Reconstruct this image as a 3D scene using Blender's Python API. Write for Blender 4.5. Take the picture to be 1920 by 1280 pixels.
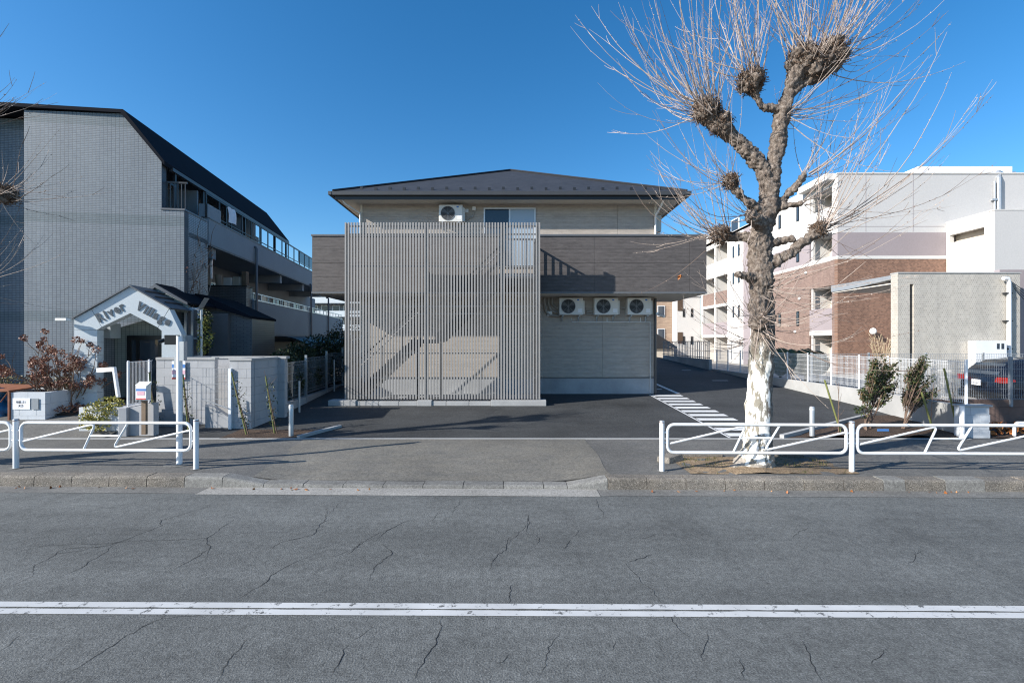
import bpy, bmesh, math, random
from mathutils import Vector, Matrix, noise as mnoise
R = math.radians
rnd = random.Random(11)
for o in list(bpy.data.objects): bpy.data.objects.remove(o)
sc = bpy.context.scene
COL = sc.collection
# ------------------------------------------------------------------ camera, sky, sun, exposure
F = 853.33; CX = 960; CY = 640; H = 2.19          # focal length in photo pixels, centre, eye height
cam_d = bpy.data.cameras.new('camera'); cam_d.lens = 16.0; cam_d.sensor_width = 36.0
cam_d.clip_start = .05; cam_d.clip_end = 5000
cam = bpy.data.objects.new('camera', cam_d); COL.objects.link(cam)
cam.location = (0, 0, H); cam.rotation_euler = (R(90), 0, 0); sc.camera = cam
SUN_AZ, SUN_EL = 66.0, 28.0
S = Vector((-math.sin(R(SUN_AZ))*math.cos(R(SUN_EL)), -math.cos(R(SUN_AZ))*math.cos(R(SUN_EL)), math.sin(R(SUN_EL))))
sun_d = bpy.data.lights.new('sun', 'SUN'); sun_d.energy = 5.0; sun_d.angle = R(.53); sun_d.color = (1, .955, .885)
sun = bpy.data.objects.new('sun', sun_d); COL.objects.link(sun)
sun.rotation_euler = S.to_track_quat('Z', 'Y').to_euler()
w = bpy.data.worlds.new('World'); sc.world = w; w.use_nodes = True
nt = w.node_tree; bg = nt.nodes['Background']; bg.inputs['Strength'].default_value = .116
sky = nt.nodes.new('ShaderNodeTexSky'); sky.sky_type = 'NISHITA'; sky.sun_disc = False
sky.sun_elevation = R(SUN_EL); sky.sun_rotation = math.atan2(S.x, S.y)
sky.altitude = 0; sky.air_density = 1.0; sky.dust_density = .5; sky.ozone_density = 3.5
hs = nt.nodes.new('ShaderNodeHueSaturation'); hs.inputs['Saturation'].default_value = 1.30; hs.inputs['Hue'].default_value = .498
nt.links.new(sky.outputs[0], hs.inputs['Color']); nt.links.new(hs.outputs[0], bg.inputs['Color'])
vs = sc.view_settings; vs.view_transform = 'Standard'; vs.look = 'None'; vs.exposure = .74; vs.gamma = 1; vs.use_curve_mapping = False
sc.render.engine = 'CYCLES'
sc.cycles.use_adaptive_sampling = False; sc.cycles.use_denoising = True; sc.cycles.denoising_prefilter = 'NONE'; sc.cycles.filter_width = 1.15
sc.cycles.max_bounces = 6; sc.cycles.diffuse_bounces = 3; sc.cycles.glossy_bounces = 3; sc.cycles.transparent_max_bounces = 12

def at(px, py, Y): return Vector(((px-CX)*Y/F, Y, H-(py-CY)*Y/F))
def lotz(y): return .15 + .045*(y-9.56) if y > 9.56 else .15
def yk(x): return 6.75 - .0165*x                   # front of the kerb
# ------------------------------------------------------------------ materials
class NT:
    def __init__(s, m): s.t = m.node_tree; s.b = s.t.nodes['Principled BSDF']
    def n(s, typ, **k):
        nd = s.t.nodes.new(typ)
        for a, v in k.items(): setattr(nd, a, v)
        return nd
    def l(s, a, b): s.t.links.new(a, b)
    def pos(s): return s.n('ShaderNodeNewGeometry').outputs['Position']
    def obj(s): return s.n('ShaderNodeTexCoord').outputs['Object']
    def noise(s, vec, scale, detail=4, rough=.55):
        nd = s.n('ShaderNodeTexNoise'); nd.inputs['Scale'].default_value = scale
        nd.inputs['Detail'].default_value = detail; nd.inputs['Roughness'].default_value = rough
        s.l(vec, nd.inputs['Vector']); return nd.outputs['Fac']
    def ramp(s, fac, stops):
        nd = s.n('ShaderNodeValToRGB'); e = nd.color_ramp.elements
        while len(e) < len(stops): e.new(.5)
        for i, (p, c) in enumerate(stops):
            e[i].position = p; e[i].color = (*c, 1) if len(c) == 3 else c
        s.l(fac, nd.inputs[0]); return nd.outputs[0]
    def mix(s, fac, a, b, mode='MIX'):
        nd = s.n('ShaderNodeMix', data_type='RGBA', blend_type=mode)
        for sock, v in ((nd.inputs[0], fac), (nd.inputs[6], a), (nd.inputs[7], b)):
            if isinstance(v, (int, float)): sock.default_value = v
            elif isinstance(v, (tuple, list)): sock.default_value = (*v, 1)
            else: s.l(v, sock)
        return nd.outputs[2]
    def math(s, op, a, b=0., c=0.):
        nd = s.n('ShaderNodeMath', operation=op)
        for i, v in enumerate((a, b, c)):
            if isinstance(v, (int, float)): nd.inputs[i].default_value = v
            else: s.l(v, nd.inputs[i])
        return nd.outputs[0]
    def bump(s, h, strength=.3, dist=.01):
        nd = s.n('ShaderNodeBump'); nd.inputs['Strength'].default_value = strength; nd.inputs['Distance'].default_value = dist
        s.l(h, nd.inputs['Height']); s.l(nd.outputs[0], s.b.inputs['Normal'])
    def scaled(s, vec, sc3):
        nd = s.n('ShaderNodeVectorMath', operation='MULTIPLY'); s.l(vec, nd.inputs[0]); nd.inputs[1].default_value = sc3
        return nd.outputs[0]
def new_mat(name, rough=.75, spec=.3, metal=0):
    m = bpy.data.materials.new(name); m.use_nodes = True; n = NT(m)
    n.b.inputs['Roughness'].default_value = rough; n.b.inputs['Specular IOR Level'].default_value = spec
    n.b.inputs['Metallic'].default_value = metal
    return m, n
def sh(c, k): return tuple(min(1, x*k) for x in c)
def mat(name, col, rough=.75, var=.14, vsc=1.6, bump=0, bs=60, spec=.3, metal=0, dist=.004, fine=.06):
    m, n = new_mat(name, rough, spec, metal); p = n.pos()
    a = n.noise(p, vsc, 5, .6); b = n.noise(p, vsc*23, 3)
    c = n.ramp(a, [(.25, sh(col, 1-var)), (.75, sh(col, 1+var))])
    c = n.mix(fine*2, c, n.ramp(b, [(.3, sh(col, .55)), (.7, sh(col, 1.4))]))
    n.l(c, n.b.inputs['Base Color'])
    if bump: n.bump(n.noise(p, bs, 3), bump, dist)
    return m
def tile_mat(name, c1, c2, grout, tw, th, mortar, axis='x', offset=0., rough=.35, bands=(), band_col=None, bump=.4, spec=.4):
    m, n = new_mat(name, rough, spec); o = n.obj(); sp = n.n('ShaderNodeSeparateXYZ'); n.l(o, sp.inputs[0])
    cb = n.n('ShaderNodeCombineXYZ'); n.l(sp.outputs[0 if axis == 'x' else 1], cb.inputs[0]); n.l(sp.outputs[2], cb.inputs[1])
    br = n.n('ShaderNodeTexBrick'); br.offset = offset; n.l(cb.outputs[0], br.inputs['Vector'])
    for k, v in (('Scale', 1.), ('Mortar Size', mortar), ('Mortar Smooth', .3), ('Brick Width', tw), ('Row Height', th), ('Bias', 0.)): br.inputs[k].default_value = v
    br.inputs['Color1'].default_value = (*c1, 1); br.inputs['Color2'].default_value = (*c2, 1); br.inputs['Mortar'].default_value = (*grout, 1)
    c = br.outputs['Color']
    for z0, z1 in bands:
        g = n.math('MULTIPLY', n.math('GREATER_THAN', sp.outputs[2], z0), n.math('LESS_THAN', sp.outputs[2], z1))
        c = n.mix(n.math('MULTIPLY', g, .8), c, n.mix(1., c, band_col, 'MULTIPLY'))
    wx = n.noise(n.scaled(o, (1.2, 1.2, .22)), 1.5, 5, .6)
    c = n.mix(.55, c, n.mix(1., c, n.ramp(wx, [(.3, (.72, .73, .74)), (.7, (1.12, 1.12, 1.1))]), 'MULTIPLY'))
    n.l(c, n.b.inputs['Base Color']); n.bump(n.math('SUBTRACT', 1., br.outputs['Fac']), bump, .004)
    return m
def siding_mat(name, col, period=.05, contrast=.22):
    m, n = new_mat(name, .62, .25); p = n.pos(); sp = n.n('ShaderNodeSeparateXYZ'); n.l(p, sp.inputs[0])
    f = n.math('FRACT', n.math('DIVIDE', sp.outputs[2], period))
    row = n.math('FLOOR', n.math('DIVIDE', sp.outputs[2], period))
    cb = n.n('ShaderNodeCombineXYZ'); n.l(n.math('MULTIPLY', sp.outputs[0], 3.2), cb.inputs[0]); n.l(n.math('MULTIPLY', sp.outputs[1], 3.2), cb.inputs[1]); n.l(n.math('MULTIPLY', row, 7.31), cb.inputs[2])
    st = n.noise(cb.outputs[0], 1., 3, .7)
    c = n.ramp(st, [(.25, sh(col, 1-contrast)), (.5, col), (.75, sh(col, 1+contrast))])
    groove = n.math('LESS_THAN', f, .16)
    c = n.mix(n.math('MULTIPLY', groove, .55), c, sh(col, .35))
    big = n.noise(p, .9, 4)
    c = n.mix(.5, c, n.mix(1., c, n.ramp(big, [(.3, (.86,)*3), (.7, (1.08,)*3)]), 'MULTIPLY'))
    n.l(c, n.b.inputs['Base Color'])
    hgt = n.math('ADD', n.math('MULTIPLY', n.math('SUBTRACT', 1., groove), .7), n.math('MULTIPLY', st, .5))
    n.bump(hgt, .5, .006)
    return m
def asphalt_mat(name, col, fleck=(.42, .42, .41), fthr=.70, coarse=95, tint=(1., 1., 1.), var=.16, bump=.5, bands=0.):
    m, n = new_mat(name, .82, .28); p = n.pos()
    g = n.noise(p, coarse, 3, .7); g2 = n.noise(p, coarse*2.3, 2, .5); big = n.noise(p, .45, 6, .62); mid = n.noise(n.scaled(p, (1, 2.2, 1)), 2.4, 5, .65)
    c = n.ramp(g, [(.28, sh(col, .45)), (.5, col), (.74, sh(col, 1.75))])
    g3 = n.noise(p, coarse*.22, 4, .7)
    c = n.mix(1., c, n.ramp(g3, [(.3, (.72,)*3), (.7, (1.28,)*3)]), 'MULTIPLY')
    c = n.mix(n.ramp(g2, [(fthr-.05, (0, 0, 0)), (fthr+.02, (.8, .8, .8))]), c, fleck)
    c = n.mix(1., c, n.ramp(big, [(.3, (1-var,)*3), (.7, (1+var,)*3)]), 'MULTIPLY')
    c = n.mix(1., c, n.ramp(mid, [(.3, (1-var*.6,)*3), (.7, tuple((1+var*.6)*x for x in tint))]), 'MULTIPLY')
    if bands:
        c = n.mix(1., c, n.ramp(n.noise(n.scaled(p, (.06, 1.1, 1)), 1., 4, .6), [(.3, (1-bands,)*3), (.7, (1+bands,)*3)]), 'MULTIPLY')
        c = n.mix(1., c, n.ramp(n.noise(n.scaled(p, (.9, .5, 1)), 1.3, 5, .7), [(.32, (1-bands,)*3), (.45, (1, 1, 1)), (.72, (1+bands*.6,)*3)]), 'MULTIPLY')
    n.l(c, n.b.inputs['Base Color']); n.bump(g, bump, .008)
    return m
def paint_mat(name, col, under, thr=.36, sc_=9.):
    m, n = new_mat(name, .6, .3); p = n.pos()
    a = n.noise(p, sc_, 6, .75); b = n.noise(p, 110, 2)
    f = n.ramp(n.math('ADD', a, n.math('MULTIPLY', b, .14)), [(thr, (0, 0, 0)), (thr+.05, (1, 1, 1))])
    d = n.ramp(n.noise(p, 2.2, 4), [(.3, sh(col, .82)), (.7, col)])
    n.l(n.mix(f, under, d), n.b.inputs['Base Color'])
    return m
def glass_mat(name, col=(.03, .04, .05), rough=.04):
    m, n = new_mat(name, rough, .6); n.b.inputs['Base Color'].default_value = (*col, 1)
    return m
def leaf_mat(name, stops):
    m, n = new_mat(name, .5, .35); oi = n.n('ShaderNodeNewGeometry')
    c = n.ramp(oi.outputs['Random Per Island'], stops); n.l(c, n.b.inputs['Base Color'])
    n.b.inputs['Transmission Weight'].default_value = 0
    return m
def bark_mat():
    m, n = new_mat('plane_bark', .85, .2); p = n.pos(); sp = n.n('ShaderNodeSeparateXYZ'); n.l(p, sp.inputs[0])
    brown = n.ramp(n.noise(n.scaled(p, (1, 1, .7)), 26, 6, .7), [(.28, (.050, .037, .030)), (.5, (.175, .140, .115)), (.72, (.40, .345, .295))])
    pv = n.scaled(p, (1.6, 1.6, .45)); a = n.noise(pv, 7.0, 6, .62)
    a2 = n.math('ADD', a, n.math('MULTIPLY', n.math('MAXIMUM', 0., n.math('SUBTRACT', sp.outputs[2], 1.5)), .20))
    cr = n.noise(n.scaled(p, (1, 1, .6)), 4.3, 5, .65)
    base = n.ramp(a2, [(.535, (.84, .83, .80)), (.545, (.27, .25, .215)), (.66, (.24, .22, .18)), (.67, (.145, .125, .105))])
    zz = n.math('ADD', sp.outputs[2], n.math('MULTIPLY', n.noise(p, 5, 5, .7), 1.3))
    base = n.mix(1., base, n.ramp(cr, [(.3, (.84, .82, .75)), (.5, (1, 1, .99)), (.75, (1.05, 1.05, 1.06))]), 'MULTIPLY')
    base = n.mix(.3, base, n.mix(1., base, n.ramp(n.noise(n.scaled(p, (1, 1, .8)), 46, 4, .7), [(.35, (.6, .57, .5)), (.6, (1.05, 1.05, 1.04))]), 'MULTIPLY'))
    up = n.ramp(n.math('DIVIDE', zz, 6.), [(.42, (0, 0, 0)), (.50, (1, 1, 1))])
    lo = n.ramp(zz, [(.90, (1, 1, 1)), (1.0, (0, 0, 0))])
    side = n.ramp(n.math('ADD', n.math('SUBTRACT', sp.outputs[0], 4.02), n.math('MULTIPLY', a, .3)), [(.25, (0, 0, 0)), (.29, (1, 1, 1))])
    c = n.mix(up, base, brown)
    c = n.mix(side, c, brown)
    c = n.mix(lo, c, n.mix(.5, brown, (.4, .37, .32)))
    n.l(c, n.b.inputs['Base Color']); n.bump(n.math('MULTIPLY', n.noise(n.scaled(p, (1, 1, .6)), 34, 6, .75), n.math('ADD', .12, up)), .9, .03)
    return m
M = {}
M['road'] = asphalt_mat('road_asphalt', (.112, .116, .112), coarse=70, bump=.9, bands=.19)
M['lot'] = asphalt_mat('fresh_asphalt', (.043, .0445, .045), fleck=(.22, .22, .22), fthr=.72, coarse=80, var=.24, bump=.8, bands=.16)
M['walk'] = asphalt_mat('sidewalk_asphalt', (.112, .110, .105), coarse=110, tint=(1.02, 1., .96), var=.2, bump=.3)
M['apron'] = asphalt_mat('apron_asphalt', (.135, .130, .118), fleck=(.42, .40, .36), coarse=95, bump=.35, tint=(1.04, 1., .93), var=.22)
M['gutter'] = asphalt_mat('gutter_concrete', (.27, .26, .24), coarse=130, fleck=(.5, .5, .48), fthr=.75, var=.2, bump=.2)
M['gutter_dark'] = asphalt_mat('gutter_stained', (.15, .147, .138), coarse=110, fleck=(.4, .4, .38), fthr=.72, var=.25, bump=.25)
M['kerb'] = asphalt_mat('kerb_aggregate', (.125, .115, .102), fleck=(.55, .51, .46), fthr=.63, coarse=70, tint=(1.05, 1., .93), var=.28, bump=.6)
M['kerb_new'] = asphalt_mat('kerb_plain', (.19, .185, .172), fleck=(.5, .5, .47), fthr=.72, coarse=110, var=.2, bump=.25)
M['crack'] = mat('crack_shadow', (.018, .018, .019), .95)
M['paint'] = paint_mat('road_paint', (.53, .535, .53), (.11, .112, .11), .445, 11.)
M['paint_new'] = paint_mat('lot_paint', (.68, .68, .675), (.06, .06, .065), .27)
M['annex_render'] = mat('grey_brown_render', (.15, .14, .14), .85, .15, 2.)
M['soil'] = asphalt_mat('dark_mulch', (.040, .027, .020), fleck=(.17, .11, .07), fthr=.6, coarse=28, var=.3, bump=1.)
M['verge'] = asphalt_mat('verge_soil', (.17, .12, .075), fleck=(.34, .27, .18), fthr=.6, coarse=35, var=.35, bump=1.)
M['yard'] = mat('yard_concrete', (.36, .33, .29), .85, .15, 1., .2, 80)
M['ground'] = mat('far_ground', (.13, .12, .10), .9, .2, .2)
M['concrete'] = mat('pale_concrete', (.36, .36, .355), .8, .16, 2.2, .25, 70)
M['found'] = mat('foundation_concrete', (.36, .37, .38), .8, .3, 1.1, .2, 60)
M['block'] = mat('grey_block', (.385, .39, .40), .85, .13, 2.6, .35, 120)
M['block_light'] = mat('pale_block', (.50, .53, .56), .85, .12, 2.0, .3, 110)
M['cream'] = siding_mat('cream_siding', (.44, .39, .34), .045, .18)
M['taupe'] = siding_mat('taupe_siding', (.108, .097, .094), .045, .3)
M['soffit'] = mat('soffit_board', (.62, .58, .52), .7, .05)
M['cream_trim'] = mat('cream_trim', (.66, .62, .54), .6, .05)
M['roof'] = siding_mat('dark_slate_roof', (.040, .042, .048), .075, .3)
M['dark_metal'] = mat('dark_metal', (.020, .021, .024), .4, .1, 3, spec=.5)
M['gutter_metal'] = mat('charcoal_gutter', (.055, .057, .062), .4, .08, 3, spec=.5)
M['coping'] = mat('grey_coping', (.12, .125, .135), .4, .08, 3, spec=.5)
M['alu'] = mat('silver_aluminium', (.66, .67, .68), .35, .05, 4, spec=.5, metal=.3)
M['slat'] = mat('taupe_grey_slat', (.30, .288, .275), .42, .08, 3, spec=.45)
M['stair'] = mat('grey_painted_steel', (.085, .087, .094), .45, .08, 3, spec=.4)
M['white_pipe'] = mat('white_painted_steel', (.80, .81, .83), .3, .06, 3, spec=.5, fine=.03)
m, n = new_mat('chipped_rail_paint', .35, .45); p = n.pos(); a = n.noise(p, 14, 6, .75); b = n.noise(p, 2.3, 4)
c = n.ramp(b, [(.3, (.66, .67, .67)), (.7, (.80, .81, .82))]); c = n.mix(n.ramp(a, [(.69, (0, 0, 0)), (.72, (1, 1, 1))]), c, (.25, .12, .07)); n.l(c, n.b.inputs['Base Color']); M['rail_paint'] = m
M['white_plastic'] = mat('white_plastic', (.74, .74, .72), .4, .05, 3)
M['ac_white'] = mat('ivory_enamel', (.68, .67, .63), .4, .05, 3)
M['ac_dark'] = mat('fan_shadow', (.025, .027, .03), .6)
M['ac_guard'] = mat('grey_fan_guard', (.30, .31, .32), .5)
M['pipe_grey'] = mat('beige_pipe_cover', (.36, .34, .31), .6)
M['blue_badge'] = mat('blue_badge', (.04, .16, .5), .4)
M['glass'] = glass_mat('window_glass', (.035, .05, .07))
M['curtain_glass'] = glass_mat('curtained_glass', (.34, .42, .50), .08)
M['galv'] = mat('galvanised_steel', (.46, .48, .50), .38, .12, 5, spec=.5, metal=.5)
M['mesh_white'] = mat('white_mesh_wire', (.66, .67, .68), .4, .04)
M['mesh_grey'] = mat('grey_mesh_wire', (.26, .28, .30), .5, .05)
M['black'] = mat('black_frame', (.012, .013, .015), .35, .1, spec=.5)
M['blue_tile'] = tile_mat('grey_blue_tile', (.235, .270, .300), (.20, .232, .262), (.085, .10, .118), .1, .05, .007, 'x', 0., rough=.55, spec=.25, bands=((8.35, 8.72), (5.55, 5.85), (2.75, 3.05)), band_col=(.70, .77, .76))
M['blue_tile_side'] = tile_mat('grey_blue_tile_side', (.33, .36, .39), (.28, .31, .34), (.07, .085, .10), .1, .05, .0085, 'y', 0.)
M['porch_tile'] = tile_mat('pale_green_tile', (.36, .41, .385), (.32, .37, .35), (.17, .19, .19), .1, .05, .006, 'x', 0.)
M['annex_tile'] = tile_mat('grey_annex_tile', (.17, .17, .175), (.14, .14, .145), (.05, .05, .055), .2, .06, .006, 'x', .5)
M['stucco'] = mat('pale_blue_stucco', (.24, .265, .285), .8, .1, 1.2, .12, 90)
M['porch_panel'] = mat('white_porch_panel', (.57, .62, .645), .6, .07, 1.4)
M['parapet'] = mat('pale_blue_parapet', (.25, .295, .33), .75, .09, .8)
M['dark_roof'] = mat('blue_black_roof', (.012, .014, .020), .9, .2, 2., spec=.08)
M['letter'] = mat('dark_grey_letter', (.095, .11, .125), .4)
M['brown_brick'] = tile_mat('brown_brick_tile', (.31, .175, .118), (.165, .092, .066), (.25, .165, .125), .115, .08, .008, 'x', .5, rough=.6, spec=.25)
M['brown_brick_side'] = tile_mat('brown_brick_tile_side', (.29, .20, .165), (.21, .14, .115), (.255, .19, .16), .115, .08, .008, 'y', .5, rough=.6, spec=.25)
M['tan_brick'] = tile_mat('tan_brick_tile', (.46, .34, .25), (.34, .24, .18), (.30, .23, .17), .45, .12, .008, 'x', .5, rough=.65, spec=.2)
M['grey_tile'] = tile_mat('warm_grey_tile', (.50, .455, .395), (.38, .345, .30), (.58, .55, .50), .078, .078, .007, 'x', .5, rough=.5, spec=.3)
M['grey_tile_side'] = tile_mat('warm_grey_tile_side', (.50, .455, .395), (.38, .345, .30), (.58, .55, .50), .078, .078, .007, 'y', .5, rough=.5, spec=.3)
M['offwhite'] = mat('offwhite_stucco', (.64, .615, .58), .8, .035, .7)
M['greige'] = mat('greige_stucco', (.53, .515, .50), .8, .035, .6)
M['mauve'] = mat('mauve_stucco', (.315, .27, .275), .8, .05, .7)
M['beige'] = mat('beige_stucco', (.52, .46, .38), .8, .06, .8)
M['brown_dark'] = mat('brown_panel', (.10, .066, .045), .6, .15, 2)
M['wood'] = mat('weathered_post', (.20, .145, .10), .8, .25, 6, .3, 60)
M['brown_block'] = mat('red_brown_block', (.17, .115, .095), .85, .25, 3, .3, 90)
M['rust'] = mat('rusty_iron', (.22, .085, .045), .7, .35, 7, .3, 60)
M['blue_bag'] = mat('blue_plastic_bag', (.012, .12, .27), .3, .25, 6, .5, 25, spec=.5, dist=.02)
M['paper'] = mat('white_paper', (.80, .81, .84), .7, .04)
M['ink'] = mat('black_ink', (.02, .02, .022), .6)
M['poster_blue'] = mat('poster_blue', (.08, .22, .52), .5); M['poster_red'] = mat('poster_red', (.70, .12, .10), .5); M['poster_pink'] = mat('poster_pink', (.75, .45, .52), .5)
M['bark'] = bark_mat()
M['burr'] = mat('twiggy_burr_bark', (.145, .098, .070), .9, .4, 12, 1., 40, spec=.1, dist=.03, fine=.2)
M['twig'] = mat('pale_twig', (.40, .325, .275), .7, .35, 1.5, fine=.1)
M['twig_dark'] = mat('dark_twig', (.20, .145, .115), .75, .35, 3)
M['stem'] = mat('brown_stem', (.17, .115, .085), .8, .3, 8)
M['bamboo'] = mat('green_bamboo_stake', (.165, .175, .06), .5, .3, 5)
M['leaf'] = leaf_mat('shrub_leaf', [(0, (.014, .024, .009)), (.55, (.040, .060, .020)), (.88, (.085, .105, .035)), (1, (.16, .09, .04))])
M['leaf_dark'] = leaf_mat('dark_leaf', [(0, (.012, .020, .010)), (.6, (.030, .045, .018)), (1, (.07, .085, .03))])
M['leaf_yellow'] = leaf_mat('variegated_leaf', [(0, (.13, .13, .028)), (.5, (.33, .30, .065)), (1, (.55, .48, .14))])
M['leaf_dry'] = leaf_mat('dry_flower_head', [(0, (.10, .035, .025)), (.5, (.24, .10, .065)), (1, (.36, .20, .12))])
M['leaf_olive'] = leaf_mat('olive_hedge_leaf', [(0, (.06, .055, .02)), (.5, (.15, .13, .05)), (1, (.27, .21, .11))])
M['litter'] = leaf_mat('fallen_leaf', [(0, (.16, .055, .02)), (.5, (.36, .13, .04)), (1, (.50, .24, .09))])
M['plume'] = leaf_mat('dry_plume', [(0, (.30, .23, .15)), (1, (.45, .36, .25))])
M['grass'] = leaf_mat('short_grass', [(0, (.05, .07, .02)), (.6, (.13, .13, .045)), (1, (.28, .22, .10))])
M['car'] = mat('dark_navy_paint', (.007, .009, .016), .18, .02, 1, spec=.4, fine=.0)
M['car_trim'] = mat('black_car_trim', (.014, .014, .015), .5)
M['tyre'] = mat('tyre_rubber', (.018, .018, .019), .8)
M['lamp_red'] = mat('red_lamp_lens', (.32, .018, .014), .15, .05, spec=.7)
M['globe'] = mat('white_globe', (.85, .85, .83), .3)
M['tarp'] = mat('white_roof_sheet', (.80, .82, .85), .5, .06, 1.2)
# ------------------------------------------------------------------ mesh helpers
WM = {}                                            # world matrix of every parent
class MB:
    def __init__(s): s.v = []; s.f = []
    def add(s, vs_, fs):
        k = len(s.v); s.v += [Vector(v) for v in vs_]; s.f += [tuple(i+k for i in f) for f in fs]; return s
    def box(s, x0, x1, y0, y1, z0, z1):
        return s.add([(x0,y0,z0),(x1,y0,z0),(x1,y1,z0),(x0,y1,z0),(x0,y0,z1),(x1,y0,z1),(x1,y1,z1),(x0,y1,z1)],
                     [(0,3,2,1),(4,5,6,7),(0,1,5,4),(1,2,6,5),(2,3,7,6),(3,0,4,7)])
    def bar(s, p, q, wd, ht=None, up=(0, 0, 1)):
        p, q = Vector(p), Vector(q); d = (q-p).normalized(); u = Vector(up)
        if abs(d.dot(u)) > .99: u = Vector((0, 1, 0))
        a = d.cross(u).normalized()*(wd/2); b = a.cross(d).normalized()*((ht or wd)/2)
        vs_ = [c+o for c in (p, q) for o in (-a-b, a-b, a+b, -a+b)]
        return s.add(vs_, [(0,3,2,1),(4,5,6,7),(0,1,5,4),(1,2,6,5),(2,3,7,6),(3,0,4,7)])
    def tube(s, pts, rad, n=8, cap=True):
        pts = [Vector(p) for p in pts]; N = len(pts)
        if not isinstance(rad, (list, tuple)): rad = [rad]*N
        k = len(s.v); a = None
        for i, p in enumerate(pts):
            d = (pts[min(i+1, N-1)]-pts[max(i-1, 0)]).normalized()
            if a is None:
                a = d.cross(Vector((0, 0, 1)) if abs(d.z) < .9 else Vector((1, 0, 0))).normalized()
            else: a = (a - d*a.dot(d)).normalized()
            b = d.cross(a)
            for j in range(n):
                t = 2*math.pi*j/n; s.v.append(p + (a*math.cos(t)+b*math.sin(t))*rad[i])
        for i in range(N-1):
            for j in range(n):
                s.f.append((k+i*n+j, k+i*n+(j+1) % n, k+(i+1)*n+(j+1) % n, k+(i+1)*n+j))
        if cap:
            s.f.append(tuple(k+j for j in reversed(range(n)))); s.f.append(tuple(k+(N-1)*n+j for j in range(n)))
        return s
    def prism(s, poly, axis, d0, d1):
        """poly in (a,b); axis 'y': a=x b=z; 'x': a=y b=z; 'z': a=x b=y"""
        def P3(a, b, d): return {'y': (a, d, b), 'x': (d, a, b), 'z': (a, b, d)}[axis]
        n = len(poly); vs_ = [P3(a, b, d0) for a, b in poly]+[P3(a, b, d1) for a, b in poly]
        return s.add(vs_, [tuple(range(n)), tuple(range(2*n-1, n-1, -1))]+[(i, i+n, (i+1) % n+n, (i+1) % n) for i in range(n)])
    def face(s, *ps): return s.add(ps, [tuple(range(len(ps)))])
    def disc(s, c, r, axis='y', n=20, r2=0, d=0):
        c = Vector(c); A = {'y': (Vector((1,0,0)), Vector((0,0,1))), 'x': (Vector((0,1,0)), Vector((0,0,1))), 'z': (Vector((1,0,0)), Vector((0,1,0)))}[axis]
        return s.add([c+(A[0]*math.cos(2*math.pi*i/n)+A[1]*math.sin(2*math.pi*i/n))*r for i in range(n)], [tuple(range(n))])
    def blob(s, c, r, sq=(1, 1, 1), n=2, jit=0.):
        bm = bmesh.new(); bmesh.ops.create_icosphere(bm, subdivisions=n, radius=1)
        c = Vector(c); sd = rnd.random()*50; k = len(s.v)
        for v in bm.verts:
            q = v.co.copy(); f = 1+jit*mnoise.noise(q*2.1+Vector((sd, sd, 0)))
            s.v.append(c+Vector((q.x*r*sq[0]*f, q.y*r*sq[1]*f, q.z*r*sq[2]*f)))
        s.f += [tuple(v.index+k for v in f.verts) for f in bm.faces]; bm.free(); return s
    def mesh(s, name, m, smooth=False, inv=None):
        me = bpy.data.meshes.new(name); vv = [inv @ v for v in s.v] if inv else s.v
        me.from_pydata([tuple(v) for v in vv], [], s.f)
        bm = bmesh.new(); bm.from_mesh(me); bmesh.ops.recalc_face_normals(bm, faces=bm.faces); bm.to_mesh(me); bm.free()
        me.materials.append(m)
        if smooth:
            me.polygons.foreach_set('use_smooth', [True]*len(me.polygons)); me.set_sharp_from_angle(angle=R(38))
        me.update(); return me
    def build(s, name, m, parent=None, smooth=False, bevel=0, local=False):
        m = M[m] if isinstance(m, str) else m
        inv = None
        if parent is not None and not local: inv = WM[parent.name].inverted()
        o = bpy.data.objects.new(name, s.mesh(name, m, smooth, inv)); COL.objects.link(o)
        if parent is not None: o.parent = parent; WM[o.name] = WM[parent.name]
        else: WM[o.name] = Matrix.Identity(4)
        if bevel:
            b = o.modifiers.new('bevel', 'BEVEL'); b.width = bevel; b.segments = 2; b.limit_method = 'ANGLE'; b.angle_limit = R(40)
        return o
def tag(o, label=None, cat=None, group=None, kind=None):
    if label: o['label'] = label
    if cat: o['category'] = cat
    if group: o['group'] = group
    if kind: o['kind'] = kind
    return o
def thing(name, label, cat, loc=(0, 0, 0), rz=0, group=None, kind=None):
    o = bpy.data.objects.new(name, None); COL.objects.link(o); o.empty_display_size = .2
    o.location = loc; o.rotation_euler = (0, 0, rz)
    WM[o.name] = Matrix.Translation(Vector(loc)) @ Matrix.Rotation(rz, 4, 'Z')
    return tag(o, label, cat, group, kind)
def inst(o, name_parent, loc, rz=0, rot=None):
    """a copy of a part under a parent, sharing mesh data"""
    c = o.copy(); COL.objects.link(c); c.parent = name_parent; c.location = loc
    c.rotation_euler = rot if rot else (0, 0, rz); return c
def copy_tree(o, parent=None):
    c = o.copy(); COL.objects.link(c)
    if parent: c.parent = parent
    for ch in list(o.children): copy_tree(ch, c)
    return c
def text_mb(txt, size, ext=.002, bold=0.):
    """flat lettering as mesh data (x right, y up)"""
    cu = bpy.data.curves.new('lettering', 'FONT'); cu.body = txt; cu.size = size; cu.extrude = ext; cu.offset = bold; cu.align_x = 'LEFT'; cu.resolution_u = 3
    o = bpy.data.objects.new('lettering', cu); COL.objects.link(o)
    me = bpy.data.meshes.new_from_object(o.evaluated_get(bpy.context.evaluated_depsgraph_get()))
    vs_ = [v.co.copy() for v in me.vertices]; fs = [tuple(p.vertices) for p in me.polygons]
    bpy.data.objects.remove(o); bpy.data.curves.remove(cu); bpy.data.meshes.remove(me)
    return vs_, fs
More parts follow.
